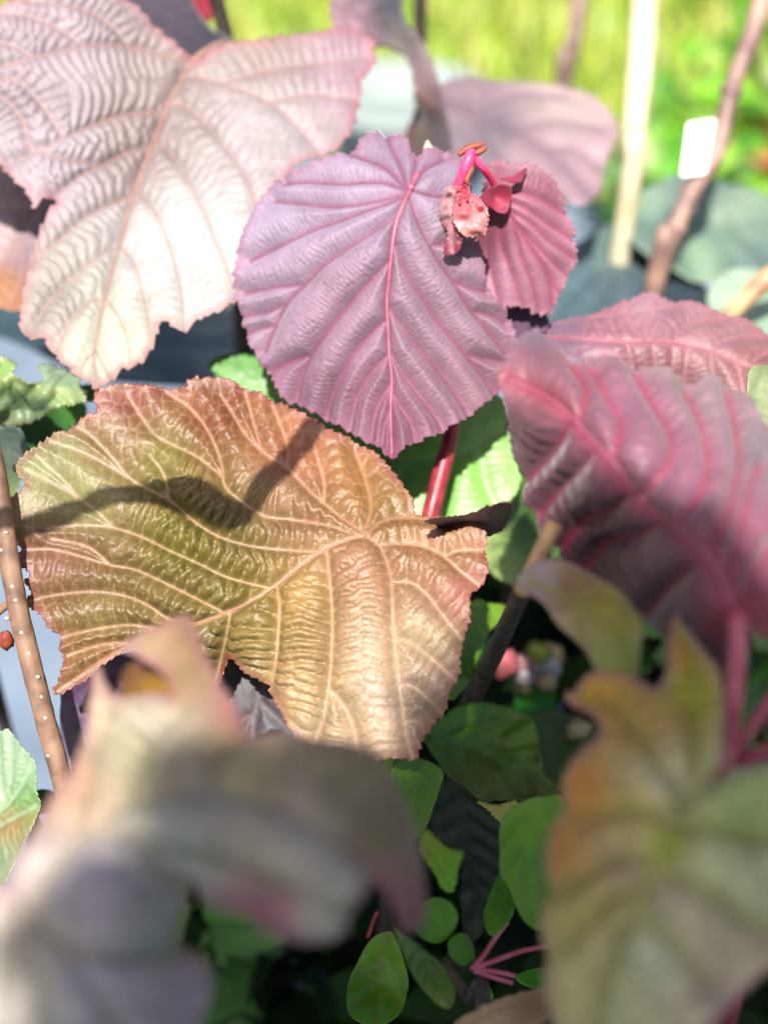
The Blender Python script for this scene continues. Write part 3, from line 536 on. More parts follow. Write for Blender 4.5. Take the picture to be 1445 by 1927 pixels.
# -- E and H: pink leaves, right
e_ = shrub('shrub with two crinkled rose pink leaves and pink leaf stalks', ground(pt(1380, 1450, .42)))
z = Z(900, 500, 2.651)
leaf(e_, z([(300, 345), (400, 290), (530, 258), (640, 220), (740, 180), (850, 143), (900, 153), (960, 185), (1060, 183), (1150, 220), (1250, 260), (1350, 290), (1445, 350), (1560, 420), (1610, 520), (1560, 600), (1445, 585), (1390, 600), (1340, 660), (1330, 700), (1200, 720), (1000, 700), (800, 680), (500, 610), (280, 480)]),
     [(1020, 625, .458), (1100, 600, .460), (1220, 555, .463), (1300, 572, .462), (1445, 635, .458), (1200, 645, .444), (1100, 640, .446), (1350, 670, .446), (1450, 700, .444), (1300, 760, .452), (1150, 740, .452), (1020, 690, .45), (1500, 650, .455)],
     [(1220, 570, S(199, 155, 167)), (1150, 630, S(180, 121, 137)), (1250, 610, S(184, 128, 141)), (1350, 620, S(187, 135, 143)), (1400, 700, S(166, 110, 110)), (1250, 700, S(173, 115, 123)), (1060, 640, S(147, 115, 139))], M['pink'],
     midrib=z([(330, 360), (480, 365), (640, 376), (800, 380), (930, 385), (1060, 402), (1180, 432), (1300, 490), (1420, 520), (1560, 560)]),
     veins=[z(v) for v in ([(520, 366), (540, 300), (560, 262)], [(620, 375), (600, 320), (580, 270)], [(700, 378), (672, 320), (660, 268), (680, 220)], [(790, 378), (770, 320), (745, 260), (760, 190)], [(830, 378), (832, 310), (865, 250), (900, 170)], [(970, 388), (1000, 330), (1080, 290), (1200, 270)], [(1170, 430), (1200, 390), (1280, 360), (1430, 355)], [(1350, 505), (1400, 450), (1480, 430)], [(860, 383), (875, 470), (880, 580)], [(965, 390), (970, 480), (960, 600)], [(1040, 400), (1030, 500), (1020, 620)], [(1150, 425), (1170, 520), (1200, 640)], [(1260, 470), (1300, 540), (1330, 650)], [(740, 380), (760, 480), (780, 600)], [(530, 258), (700, 243), (880, 220), (1000, 195)])],
     grid=3.4, teeth=(5, 17), edge=(S(205, 120, 140), 8, .5), veincol=(S(222, 160, 158), 3, .6), pillow=.0009, pw=13, ladder=.0006, period=13, lw=7, tert=.25, ribs=M['vein_p'], ribr=.0006, sider=.0002, sidevein=True, label='crinkled rose pink leaf arching behind the blurred pink leaf')
z6 = Z(900, 520, 2.47)
leaf(e_, z6([(100, 475), (150, 400), (190, 330), (260, 300), (330, 350), (420, 405), (520, 425), (620, 440), (730, 450), (850, 478), (980, 528), (1060, 498), (1150, 530), (1230, 590), (1290, 700), (1350, 800), (1430, 930), (1520, 1100), (1560, 1300), (1520, 1500), (1400, 1640), (1280, 1650), (1215, 1600), (1165, 1580), (1170, 1700), (1150, 1850), (1120, 1870), (1040, 1800), (960, 1700), (880, 1620), (800, 1590), (700, 1560), (560, 1480), (460, 1420), (420, 1350), (370, 1250), (290, 1130), (240, 1000), (210, 850), (180, 700), (150, 570)]),
     [(950, 712, .345), (1000, 640, .362), (1050, 760, .336), (1150, 880, .318), (1290, 1010, .30), (1380, 1150, .287), (1200, 700, .352), (1350, 760, .345), (1445, 850, .335), (1500, 1000, .32), (1440, 1150, .300), (1300, 850, .325), (970, 830, .362), (1000, 980, .362), (1080, 1080, .355), (1200, 1150, .335), (1350, 1270, .312), (1150, 1000, .345), (1480, 1180, .30)],
     [(980, 690, S(185, 119, 132, .33)), (1080, 700, S(190, 124, 141, .33)), (1200, 760, S(200, 130, 160, .33)), (1300, 900, S(205, 134, 161, .33)), (1400, 1050, S(199, 120, 146, .33)), (1430, 1170, S(189, 57, 88, .33)), (1340, 760, S(192, 157, 166, .33)), (1430, 850, S(173, 151, 160, .33)), (1260, 690, S(188, 166, 157, .33)), (1010, 850, S(145, 70, 101, .33)), (1060, 960, S(120, 49, 76, .33)), (1150, 1050, S(111, 54, 85, .33)), (1250, 1150, S(107, 63, 94, .33)), (1330, 1250, S(97, 53, 80, .33)), (1000, 760, S(175, 113, 127, .33)), (990, 650, S(140, 127, 149, .33))], M['pink'],  # dark left half and greyish top edge: shade and sheen put into colour
     midrib=z6([(1190, 1565), (1100, 1350), (1000, 1240), (870, 1130), (740, 1010), (640, 880), (540, 770), (430, 650), (320, 560), (130, 475)]),
     veins=[z6(v) for v in ([(1150, 1450), (1200, 1200), (1250, 1000), (1300, 900)], [(1060, 1300), (1150, 1100), (1200, 900), (1190, 720), (1150, 560)], [(930, 1180), (1030, 1020), (1060, 850), (1010, 660), (960, 560)], [(760, 1030), (870, 900), (880, 750), (800, 600), (730, 480)], [(620, 870), (660, 720), (600, 580), (520, 450)], [(470, 690), (500, 560), (440, 430)], [(1190, 1540), (1290, 1350), (1400, 1200), (1500, 1150)],
         [(880, 1140), (760, 1200), (620, 1230), (480, 1400)], [(720, 1000), (620, 1080), (500, 1120), (400, 1260)], [(560, 800), (480, 900), (400, 980), (300, 1100)], [(440, 660), (400, 760), (330, 850), (230, 950)], [(1050, 1300), (980, 1380), (900, 1450), (800, 1570)])],
     grid=4.5, teeth=(6, 26), edge=(S(200, 150, 160), 8, .4), veincol=(S(190, 30, 75, .45), 8, .55), pillow=.003, pw=22, ladder=.0007, period=24, label='large blurred magenta leaf folded along its midrib', ribs=M['vein_p'], ribr=.0007)
tube('petiole', [pt(1384, 1150, .286), pt(1388, 1210, .284), pt(1380, 1320, .285), pt(1366, 1420, .29), pt(1355, 1470, .295)], [.0022, .0019, .0018, .0022], M['pet'], e_, label='long pink stalk of the magenta leaf')
tube('petiole', [pt(1500, 1250, .28), pt(1445, 1325, .285), pt(1400, 1390, .29), pt(1370, 1435, .294)], [.0014, .0014], M['pet'], e_)
tube('petiole', [pt(1520, 1390, .28), pt(1445, 1412, .287), pt(1400, 1432, .292), pt(1358, 1460, .296)], [.0015, .0017], M['pet'], e_)
tube('stem', [pt(1362, 1430, .294), pt(1352, 1475, .297), pt(1345, 1600, .31), pt(1360, 1900, .34), ground(pt(1380, 1450, .42))], [.0026, .003, .0035, .005], M['shoot_red'], e_)
leaf(e_, [(1405, 700), (1440, 690), (1520, 700), (1540, 800), (1480, 850), (1430, 830), (1405, 780)], [(1410, 720, .40), (1520, 720, .41), (1450, 840, .395)], [(1450, 760, S(190, 205, 150))], M['green'], midrib=[(1520, 700), (1460, 770), (1440, 830)], grid=6, veincol=(S(215, 225, 180), 5, .5), pillow=.001, label='pale green leaf edge below the rose leaf')

# -- F: big blurred leaf, bottom left
f_ = shrub('shrub with the big blurred curled olive grey leaf close in front', ground(pt(150, 1900, .33)))
z8 = Z(0, 1140, 1.806)
leaf(f_, z8([(-90, 990), (-20, 960), (50, 965), (105, 850), (180, 720), (250, 600), (298, 470), (318, 350), (326, 245), (345, 235), (372, 300), (430, 330), (510, 335), (590, 325), (555, 250), (480, 195), (425, 172), (480, 120), (560, 82), (645, 64), (690, 160), (745, 285), (800, 370), (850, 445), (960, 465), (1100, 495), (1250, 528), (1312, 620), (1372, 760), (1402, 900), (1412, 1040), (1345, 1090), (1290, 980), (1225, 930), (1195, 1000), (1150, 1085), (1050, 1105), (960, 1080), (850, 1022), (740, 1000), (655, 950), (600, 1010), (565, 1090), (590, 1150), (700, 1200), (715, 1300), (655, 1422), (620, 1520), (300, 1560), (-90, 1540)]),
     [(30, 1690, .245), (100, 1560, .255), (170, 1400, .275), (185, 1275, .29), (350, 1180, .30), (430, 1330, .28), (600, 1420, .27), (720, 1450, .272), (780, 1650, .268), (750, 1750, .27), (640, 1720, .238), (500, 1700, .24), (360, 1660, .25), (300, 1500, .248), (500, 1520, .247), (680, 1560, .25), (200, 1700, .235), (330, 1780, .25), (380, 1830, .255), (150, 1900, .222), (330, 1960, .24), (-30, 1900, .24), (300, 1330, .282)],
     [(150, 1480, S(200, 160, 130, 0.54)), (300, 1360, S(215, 200, 175, 0.54)), (330, 1310, S(165, 130, 80, 0.42)), (380, 1230, S(170, 130, 95, 0.4)), (260, 1450, S(190, 180, 140, 0.54)), (450, 1450, S(180, 170, 115, 0.54)), (650, 1450, S(150, 140, 95, 0.54)), (720, 1560, S(120, 110, 75, 0.54)), (400, 1530, S(150, 145, 140, 0.54)), (350, 1600, S(175, 185, 185, 0.54)), (550, 1620, S(185, 180, 165, 0.54)), (620, 1700, S(180, 185, 180, 0.54)), (520, 1710, S(175, 110, 130, 0.54)), (700, 1690, S(165, 95, 110, 0.54)), (770, 1720, S(110, 65, 70, 0.54)), (180, 1700, S(185, 175, 185, 0.54)), (300, 1750, S(150, 160, 165, 0.54)), (60, 1800, S(205, 195, 180, 0.54)), (200, 1850, S(190, 185, 195, 0.54)), (350, 1880, S(165, 155, 175, 0.54)), (30, 1700, S(210, 190, 180, 0.54)), (450, 1360, S(175, 115, 100, 0.54))], M['pale'],
     midrib=z8([(130, 1050), (200, 900), (300, 780), (500, 805), (700, 860), (900, 930), (1150, 1030)]),
     veins=[z8(v) for v in ([(130, 1080), (250, 1180), (400, 1205), (700, 1170)], [(300, 770), (450, 680), (700, 640), (950, 700), (1200, 850)], [(250, 850), (300, 700), (340, 500), (400, 350)], [(110, 1060), (130, 1250), (160, 1500)], [(260, 1190), (320, 1330), (430, 1500)], [(500, 800), (560, 900), (640, 950)], [(60, 1020), (20, 1200), (0, 1450)], [(450, 680), (520, 520), (600, 400)], [(700, 640), (760, 540), (850, 470)])],
     grid=5, teeth=(6, 28), veincol=(S(150, 145, 110), 10, .45), pillow=.0022, pw=30, ladder=.0010, period=30, edge=(S(180, 105, 125), 14, .6), label='big curled olive and grey mauve leaf blurred in the foreground', mottle=.25)
leaf(f_, z8([(440, 200), (500, 190), (570, 240), (600, 330), (560, 400), (470, 400), (420, 330), (410, 250)]), [(240, 1260, .305), (320, 1270, .31), (290, 1360, .29)], [(290, 1300, S(190, 140, 30)), (260, 1260, S(120, 70, 60))], M['bronze'], grid=6, label='mustard yellow patch of curled leaf')
tube('stem', [pt(150, 1720, .246), pt(210, 1830, .27), pt(230, 1980, .29), pt(180, 2200, .32), ground(pt(150, 1900, .33))], [.0018, .003, .0045], M['shoot_red'], f_)

# -- G: mottled yellow green leaf, bottom right
g_ = shrub('shrub with the mottled yellow green leaf with an orange flush in front of pink stalks', ground(pt(1300, 1950, .33)))
z9 = Z(640, 1080, 1.795)
leaf(g_, z9([(1135, 145), (1200, 240), (1262, 320), (1292, 420), (1290, 560), (1268, 690), (1235, 722), (1300, 690), (1445, 663), (1560, 680), (1680, 850), (1700, 1100), (1600, 1250), (1445, 1335), (1350, 1412), (1270, 1500), (1150, 1600), (950, 1690), (800, 1650), (742, 1520), (712, 1380), (700, 1230), (710, 1080), (725, 930), (755, 790), (780, 700), (830, 630), (897, 570), (885, 520), (850, 490), (775, 437), (800, 400), (850, 360), (920, 350), (1000, 365), (1060, 412), (1090, 395), (1115, 310), (1122, 220)]),
     [(1280, 1200, .295), (1350, 1320, .285), (1100, 1320, .30), (1200, 1400, .275), (1300, 1480, .268), (1445, 1460, .268), (1560, 1600, .262), (1250, 1650, .258), (1060, 1550, .272), (1030, 1750, .268), (1080, 1950, .262), (1250, 1950, .250), (1400, 1850, .252), (1200, 1790, .256), (1500, 1780, .256)],
     [(1130, 1320, S(215, 160, 60, 0.56)), (1200, 1380, S(190, 150, 70, 0.56)), (1300, 1300, S(165, 165, 50, 0.56)), (1280, 1230, S(185, 140, 40, 0.56)), (1110, 1500, S(215, 145, 55, 0.56)), (1070, 1600, S(205, 145, 55, 0.56)), (1200, 1520, S(190, 175, 90, 0.56)), (1180, 1620, S(190, 165, 130, 0.56)), (1100, 1700, S(195, 180, 110, 0.56)), (1250, 1600, S(180, 190, 60, 0.56)), (1380, 1520, S(160, 185, 110, 0.56)), (1330, 1650, S(190, 195, 150, 0.56)), (1320, 1750, S(200, 185, 150, 0.56)), (1250, 1800, S(190, 200, 165, 0.56)), (1100, 1850, S(195, 185, 130, 0.56)), (1180, 1900, S(195, 195, 150, 0.56)), (1400, 1800, S(205, 190, 155, 0.56)), (1270, 1680, S(195, 180, 150, 0.56)), (1330, 1850, S(195, 180, 160, 0.56)), (1240, 1480, S(210, 205, 165, 0.56)), (1420, 1690, S(190, 200, 160, 0.56))], M['bronze'],
     midrib=z9([(1250, 680), (1180, 760), (1120, 860), (1080, 980), (1040, 1060), (1000, 1150), (900, 1350), (860, 1600)]),
     veins=[z9(v) for v in ([(1180, 760), (1080, 650), (950, 480), (820, 430)], [(1120, 860), (1000, 800), (860, 820), (760, 800)], [(1080, 980), (950, 960), (800, 1050), (720, 1080)], [(1030, 1080), (900, 1120), (790, 1230), (710, 1300)], [(1130, 850), (1250, 860), (1400, 900), (1600, 900)], [(1070, 1000), (1200, 1060), (1350, 1150), (1500, 1230)], [(1000, 1150), (1120, 1250), (1250, 1400)], [(1190, 740), (1190, 560), (1200, 350), (1150, 170)])],
     grid=5, teeth=(7, 30), veincol=(S(172, 180, 75), 11, .5), pillow=.0022, pw=28, ladder=.001, period=30, edge=(S(190, 140, 155), 12, .8), label='heart shaped yellow green leaf flushed orange and mauve', mottle=.25)
leaf(g_, z9([(600, 30), (660, -30), (760, -40), (860, 10), (945, 60), (1003, 130), (1025, 200), (1018, 300), (1000, 365), (900, 365), (858, 300), (800, 230), (740, 175), (690, 105)]), [(990, 1090, .325), (1100, 1080, .32), (1200, 1200, .30), (1140, 1280, .305), (1050, 1170, .318)],
     [(1010, 1090, S(200, 180, 190, 0.5)), (1080, 1100, S(150, 105, 45, 0.5)), (1150, 1150, S(165, 150, 40, 0.5)), (1170, 1240, S(150, 170, 70, 0.5)), (1080, 1200, S(185, 170, 120, 0.5))], M['bronze'], midrib=z9([(640, 20), (800, 110), (930, 230), (980, 350)]), veins=[z9(v) for v in ([(780, 100), (860, 60), (950, 80)], [(860, 170), (940, 150), (1015, 190)], [(800, 120), (800, 190), (830, 250)])], grid=5, veincol=(S(180, 170, 70), 8, .6), pillow=.0014, pw=22, edge=(S(190, 160, 140), 10, .6), label='olive leaf with pale mauve tip below the magenta leaf')
tube('stem', [pt(1335, 1462, .292), pt(1330, 1560, .30), pt(1330, 1900, .32), ground(pt(1300, 1950, .33))], [.0018, .003, .004], M['shoot_red'], g_)
tube('stem', [pt(1043, 985, .325), pt(1015, 1045, .330), pt(983, 1112, .337)], [.0019, .0021, .0022], M['tan'], g_, label='tan cut stem end')
tube('stem', [pt(985, 1105, .3375), pt(930, 1230, .43), pt(875, 1350, .50), pt(860, 1480, .56), ground(pt(860, 1500, .66))], [.0022, .0032, .004, .005], M['darkbark'], g_)

# -- woody stem, left
t_ = shrub('bare brown woody twig dotted with pale lenticels', ground(pt(200, 1800, .5)), None, 'woody_twig', 'twig')
tp = [(-60, 700, .402), (-25, 800, .402), (-5, 890, .402), (6, 960, .402), (18, 1050, .402), (36, 1150, .402), (62, 1260, .402), (92, 1375, .403), (118, 1470, .405), (140, 1570, .41), (170, 1700, .42)]
tube('stem', [pt(*p) for p in tp]+[ground(pt(200, 1800, .5))], [.0024, .0025, .0027, .0028, .0029, .003, .003, .003, .003, .0032, .0036, .004], M['bark'], t_, 14, .10)
for (x, y) in ((12, 1003), (2, 1036), (24, 1104), (14, 1164), (41, 1191), (72, 1274), (86, 1352), (92, 1422), (108, 1445), (55, 1230), (30, 1130), (78, 1312)):
    dd = np.interp(y, [p[1] for p in tp], [p[2] for p in tp])
    V, F = ball(pt(x, y, dd-.0026), .00065, 5, (1.2, .8, 1.1), .3); mesh('lenticel', V, F, M['lent'], t_)
tube('bud', [pt(30, 1130, .403), pt(5, 1145, .404), pt(-20, 1170, .405)], [.0014, .001], M['bark'], t_)
V, F = ball(pt(12, 1205, .406), .0026, 7, (.9, .8, 1.3), .25); mesh('bud', V, F, M['rust'], t_, label='small rust brown bud')

# -- bramble-like green leaves, left
br = shrub('green shrub with jagged wavy leaves behind the woody twig', ground(pt(-60, 1000, .55)), 'green leaved plants', 'green_leaved_shrub')
z5 = Z(0, 620, 4.817)
leaf(br, z5([(-150, 250), (0, 255), (90, 300), (165, 350), (120, 400), (210, 462), (330, 490), (385, 500), (400, 430), (350, 360), (440, 330), (540, 375), (600, 380), (650, 410), (745, 460), (720, 510), (740, 560), (785, 640), (700, 670), (560, 690), (480, 710), (455, 745), (380, 800), (250, 830), (110, 868), (0, 830), (-150, 820)]),
     [(-20, 680, .445), (40, 715, .436), (100, 720, .432), (75, 695, .448), (110, 695, .452), (145, 715, .446), (155, 750, .438), (60, 790, .452), (10, 790, .455), (90, 775, .447), (40, 750, .448)],
     [(10, 700, S(170, 215, 110)), (60, 725, S(190, 220, 120)), (100, 700, S(195, 225, 205)), (130, 715, S(180, 220, 190)), (120, 745, S(190, 215, 110)), (30, 760, S(95, 125, 110)), (70, 770, S(100, 130, 110)), (20, 790, S(190, 210, 150))], M['green'],  # darker lower left puts a shadow into the leaf colour
     midrib=z5([(-100, 400), (100, 470), (350, 540), (560, 575), (750, 600)]), veins=[z5(v) for v in ([(100, 470), (180, 620), (300, 760)], [(350, 540), (420, 450), (520, 390)], [(480, 560), (560, 480), (650, 430)], [(0, 430), (60, 600), (100, 800)], [(480, 560), (540, 620), (600, 680)])], grid=3, teeth=(7, 11), edge=(S(170, 120, 80), 3, .6), veincol=(S(205, 215, 140), 4, .5), pillow=.0010, pw=12, ladder=.0008, period=9, wave=(.006, 25), label='jagged wavy light green leaf with frilled lobe')
leaf(br, z5([(-80, 870), (0, 885), (100, 880), (210, 920), (262, 1060), (290, 1130), (230, 1230), (180, 1400), (80, 1700), (-80, 1700)]), [(0, 810, .45), (50, 850, .452), (20, 950, .455), (-10, 900, .46)], [(20, 850, S(95, 110, 105)), (20, 930, S(130, 150, 90))], M['green'], midrib=z5([(0, 900), (80, 1100), (60, 1500)]), grid=5, teeth=(4, 12), veincol=(S(120, 140, 110), 4, .5), pillow=.0006, wave=(.003, 40), label='dull grey green leaf behind the woody twig')
leaf(br, z5([(450, 720), (580, 690), (750, 640), (780, 800), (700, 860), (520, 960), (330, 1080), (280, 1160), (180, 1000), (100, 880), (300, 830)]), [(100, 790, .47), (150, 770, .475), (70, 850, .468)], [(100, 800, S(60, 120, 55)), (145, 765, S(120, 190, 80))], M['green'], grid=6, teeth=(5, 14), label='dark green leaf in shade beside the bronze leaf')
leaf(br, z5([(720, 520), (820, 500), (915, 505), (900, 570), (860, 640), (780, 650), (740, 600)]), [(150, 735, .462), (190, 725, .465), (170, 755, .46)], [(165, 735, S(110, 150, 70)), (175, 745, S(170, 195, 140))], M['green'], grid=4, teeth=(4, 12))
z10 = Z(0, 1350, 2.89)
leaf(br, z10([(-120, 60), (0, 80), (50, 72), (120, 150), (190, 240), (212, 400), (222, 500), (180, 620), (100, 800), (30, 905), (-120, 900)]), [(10, 1380, .418), (65, 1450, .414), (70, 1530, .412), (10, 1660, .408), (-30, 1500, .42)],
     [(20, 1420, S(185, 215, 175)), (50, 1500, S(120, 180, 100)), (60, 1560, S(90, 165, 70)), (20, 1620, S(160, 185, 140)), (30, 1460, S(190, 220, 180)), (43, 1557, S(225, 160, 110))], M['green'], midrib=z10([(-100, 700), (0, 520), (60, 350), (60, 90)]), veins=[z10(v) for v in ([(0, 520), (90, 420), (180, 260)], [(-50, 620), (60, 560), (200, 480)], [(30, 440), (10, 300), (0, 120)])], grid=4, teeth=(6, 14), veincol=(S(200, 225, 190), 4, .6), pillow=.0012, pw=15, ladder=.0006, period=12, label='sunlit mid green toothed leaf below the woody twig')
tube('stem', [pt(-60, 690, .447), pt(-75, 760, .455), pt(-80, 1000, .48), ground(pt(-60, 1000, .55))], [.0016, .003], M['darkbark'], br)
tube('petiole', [pt(-35, 1592, .416), pt(-70, 1500, .44), pt(-78, 1300, .49)], [.0012, .0015], M['darkbark'], br)
leaf(br, [(60, 1500), (85, 1485), (110, 1500), (100, 1530), (75, 1535), (90, 1570), (60, 1580)], [(70, 1500, .43), (100, 1510, .44), (70, 1570, .43)], [(80, 1520, S(90, 140, 60))], M['green'], grid=5)

# -- lime leaf below the round purple leaf
lm = shrub('plant with the big lime green leaf behind the crimson stem', ground(pt(760, 1000, .62)), 'green leaved plants', 'green_leaved_shrub')
leaf(lm, [(395, 690), (440, 668), (500, 680), (600, 700), (760, 720), (880, 730), (940, 750), (958, 790), (972, 840), (980, 890), (972, 925), (955, 948), (930, 965), (860, 985), (760, 990), (690, 955), (600, 890), (520, 810), (450, 740)], [(940, 755, .478), (970, 920, .468), (815, 980, .466), (700, 930, .470), (600, 800, .472), (430, 690, .48), (850, 850, .471)],
     [(920, 820, S(180, 235, 130)), (850, 930, S(150, 225, 90)), (900, 900, S(165, 235, 110)), (720, 900, S(140, 210, 110)), (500, 720, S(120, 190, 80))], M['green'], midrib=[(960, 800), (850, 860), (700, 850), (520, 740)], veins=[[(860, 855), (840, 910), (830, 970)], [(900, 835), (910, 900), (930, 950)], [(780, 860), (740, 910), (720, 950)]], grid=4.5, teeth=(5, 16), veincol=(S(195, 240, 150), 6, .5), pillow=.0012, pw=20, ladder=.0004, period=15, label='broad lime green leaf half in the shadow of the round purple leaf')
leaf(lm, [(970, 890), (1030, 920), (1090, 990), (1110, 1060), (1080, 1110), (1000, 1110), (940, 1090), (905, 1050), (915, 1010), (940, 985), (955, 940)], [(980, 900, .49), (1090, 1050, .50), (920, 1050, .485), (1000, 1100, .5)], [(1000, 1000, S(42, 92, 18)), (920, 1040, S(200, 225, 140))], M['green'], grid=5, teeth=(4, 14), midrib=[(1090, 1000), (1010, 1020), (930, 1030)], veincol=(S(90, 140, 50), 4, .4), pillow=.001, label='dark green leaf in shade under the magenta leaf')  # shade put into the colour, far darker than the leaf's own green
tube('stem', [pt(960, 800, .474), pt(1000, 900, .50), pt(960, 1100, .55), ground(pt(760, 1000, .62))], [.0016, .003], M['darkbark'], lm)

# -- undergrowth leaves, bottom centre
u_ = shrub('low green shrub with small glossy oval leaves and thin red stalks', ground(pt(860, 1900, .50)), 'green leaved plants', 'green_leaved_shrub')
za, zb = Z(700, 1100, 3.211), Z(600, 1400, 3.141)
def ov(parent, o, dep, cols, mat='green', **k): return leaf(parent, o, dep, cols, M[mat], grid=k.pop('grid', 5), **k)
ov(u_, za([(600, 105), (700, 108), (835, 142), (800, 205), (700, 290), (650, 420), (570, 600), (470, 700), (430, 560), (480, 300)]), [(890, 1140, .46), (960, 1145, .47), (860, 1300, .45), (900, 1230, .455)], [(920, 1150, S(143, 185, 51)), (880, 1250, S(104, 160, 20))], midrib=za([(700, 112), (600, 300), (500, 650)]), veincol=(S(95, 150, 17), 6, .6), pillow=.001, label='narrow pale green leaf beside the bronze leaf')
ov(u_, za([(330, 880), (430, 800), (560, 742), (760, 740), (920, 800), (985, 880), (1035, 1135), (1120, 1250), (900, 1330), (650, 1300), (480, 1175), (300, 970)]), [(810, 1370, .445), (900, 1330, .46), (1000, 1370, .46), (1040, 1480, .445), (880, 1490, .435), (920, 1410, .452)], [(880, 1350, S(91, 160, 18)), (960, 1400, S(113, 165, 18)), (900, 1460, S(109, 130, 30)), (1000, 1480, S(95, 120, 30))], midrib=za([(350, 900), (560, 980), (760, 960), (1080, 1220)]), veincol=(S(95, 150, 20), 6, .4), teeth=(4, 12), pillow=.003, pw=25, wave=(.008, 80), label='green leaf crossed by a dark wavy shadow')
ov(u_, za([(880, 620), (960, 590), (1090, 600), (1120, 680), (1080, 780), (960, 820), (870, 760)]), [(980, 1290, .54), (1040, 1300, .55), (1000, 1350, .53)], [(1000, 1320, S(52, 140, 37))], label='small teal green leaf in the undergrowth')
ov(u_, za([(960, 800), (1100, 760), (1300, 820), (1500, 900), (1500, 1200), (1200, 1260), (1040, 1150), (985, 900)]), [(1010, 1340, .50), (1150, 1370, .50), (1100, 1490, .48)], [(1080, 1420, S(65, 100, 23))], label='dark dull green leaf behind the yellow green leaf')
ov(u_, zb([(440, 90), (560, 80), (640, 100), (725, 175), (690, 320), (640, 480), (560, 560), (430, 420), (420, 240)]), [(760, 1430, .40), (825, 1460, .405), (780, 1570, .395)], [(770, 1480, S(95, 150, 20)), (810, 1510, S(121, 175, 28))], midrib=zb([(600, 90), (560, 300), (540, 540)]), veincol=(S(121, 170, 30), 5, .4), pillow=.001, label='dull green leaf at the edge of the blurred olive leaf')
ov(u_, zb([(340, 80), (440, 85), (450, 180), (430, 260), (370, 240), (330, 160)]), [(710, 1430, .43), (740, 1430, .43), (730, 1480, .425)], [(720, 1450, S(165, 245, 23))], label='bright lime leaf tip')
ov(u_, zb([(625, 505), (690, 560), (760, 610), (845, 650), (815, 760), (795, 870), (740, 860), (700, 790), (650, 710), (585, 620)]), [(800, 1570, .47), (865, 1610, .475), (840, 1670, .465)], [(830, 1620, S(148, 245, 20)), (815, 1615, S(220, 190, 50)), (845, 1660, S(156, 245, 34))], pillow=0, teeth=(4, 14), label='sunlit bright lime leaf in the dark undergrowth')
ov(u_, zb([(690, 905), (770, 930), (818, 1000), (810, 1080), (760, 1150), (690, 1178), (610, 1150), (560, 1080), (560, 1000), (620, 930)]), [(820, 1700, .44), (850, 1740, .442), (790, 1760, .438)], [(820, 1730, S(95, 170, 23)), (790, 1700, S(82, 150, 20))], 'gloss', midrib=zb([(650, 1160), (700, 1040), (740, 930)]), veincol=(S(113, 180, 30), 3, .5), label='small round green leaf')
ov(u_, zb([(800, 1130), (860, 1120), (910, 1190), (920, 1270), (880, 1310), (820, 1300), (770, 1240), (762, 1170)]), [(850, 1760, .44), (890, 1800, .442), (860, 1815, .438)], [(865, 1790, S(82, 150, 22))], 'gloss', midrib=zb([(800, 1140), (850, 1220), (890, 1300)]), veincol=(S(104, 170, 30), 3, .5), label='small oval green leaf beside the twig')
ov(u_, zb([(405, 1108), (310, 1150), (225, 1290), (168, 1440), (172, 1570), (220, 1640), (330, 1670), (440, 1640), (505, 1540), (528, 1400), (495, 1245), (445, 1130)]), [(728, 1755, .415), (655, 1870, .41), (766, 1850, .412), (700, 1925, .402), (710, 1850, .417)], [(700, 1830, S(109, 175, 17)), (740, 1840, S(131, 195, 37)), (690, 1900, S(95, 165, 13))], 'gloss', midrib=zb([(405, 1110), (370, 1300), (340, 1500), (320, 1660)]), veins=[zb(v) for v in ([(380, 1250), (450, 1330), (510, 1420)], [(360, 1400), (430, 1480), (480, 1560)], [(375, 1280), (290, 1350), (200, 1420)], [(350, 1450), (270, 1500), (190, 1560)])], veincol=(S(140, 130, 55), 4, .5), pillow=.0007, pw=16, grid=4, label='glossy oval green leaf with a small sky reflection')
ov(u_, zb([(440, 1090), (520, 1130), (650, 1230), (760, 1330), (810, 1450), (780, 1560), (700, 1540), (600, 1430), (540, 1340)]), [(750, 1760, .46), (850, 1890, .45), (780, 1840, .455)], [(800, 1830, S(56, 110, 14)), (800, 1870, S(121, 160, 20))], 'gloss', midrib=zb([(450, 1100), (620, 1300), (770, 1550)]), veincol=(S(69, 130, 20), 4, .5), label='dark narrow leaf beside the glossy oval leaf')
ov(u_, zb([(1100, 420), (1200, 340), (1330, 310), (1450, 330), (1500, 700), (1450, 1050), (1330, 1110), (1230, 1060), (1150, 900), (1080, 760), (1070, 560)]), [(960, 1540, .365), (1040, 1510, .36), (1030, 1740, .36), (950, 1640, .372)], [(1000, 1530, S(131, 190, 56)), (1000, 1620, S(99, 165, 23)), (990, 1700, S(113, 165, 34))], 'gloss', midrib=zb([(1330, 320), (1250, 600), (1280, 1090)]), veins=[zb(v) for v in ([(1280, 450), (1180, 520), (1090, 640)], [(1250, 600), (1180, 720), (1130, 840)])], veincol=(S(121, 185, 40), 5, .5), pillow=.001, pw=20, label='smooth green leaf half hidden by the yellow green leaf')
ov(u_, zb([(990, 950), (1060, 780), (1120, 750), (1160, 900), (1140, 1020), (1060, 1120), (1010, 1130), (975, 1050)]), [(920, 1720, .43), (970, 1680, .43), (940, 1750, .425)], [(940, 1700, S(69, 140, 17)), (920, 1730, S(104, 165, 34))], 'gloss', label='dark green leaf behind the smooth green leaf')
ov(u_, zb([(700, 200), (900, 260), (1090, 480), (1080, 760), (1000, 930), (960, 1120), (880, 1150), (840, 900), (850, 640), (700, 560), (660, 400)]), [(850, 1480, .50), (950, 1580, .49), (880, 1750, .48), (820, 1560, .50)], [(880, 1550, S(20, 52, 7))], teeth=(5, 14), label='very dark green leaf in the deep shade')
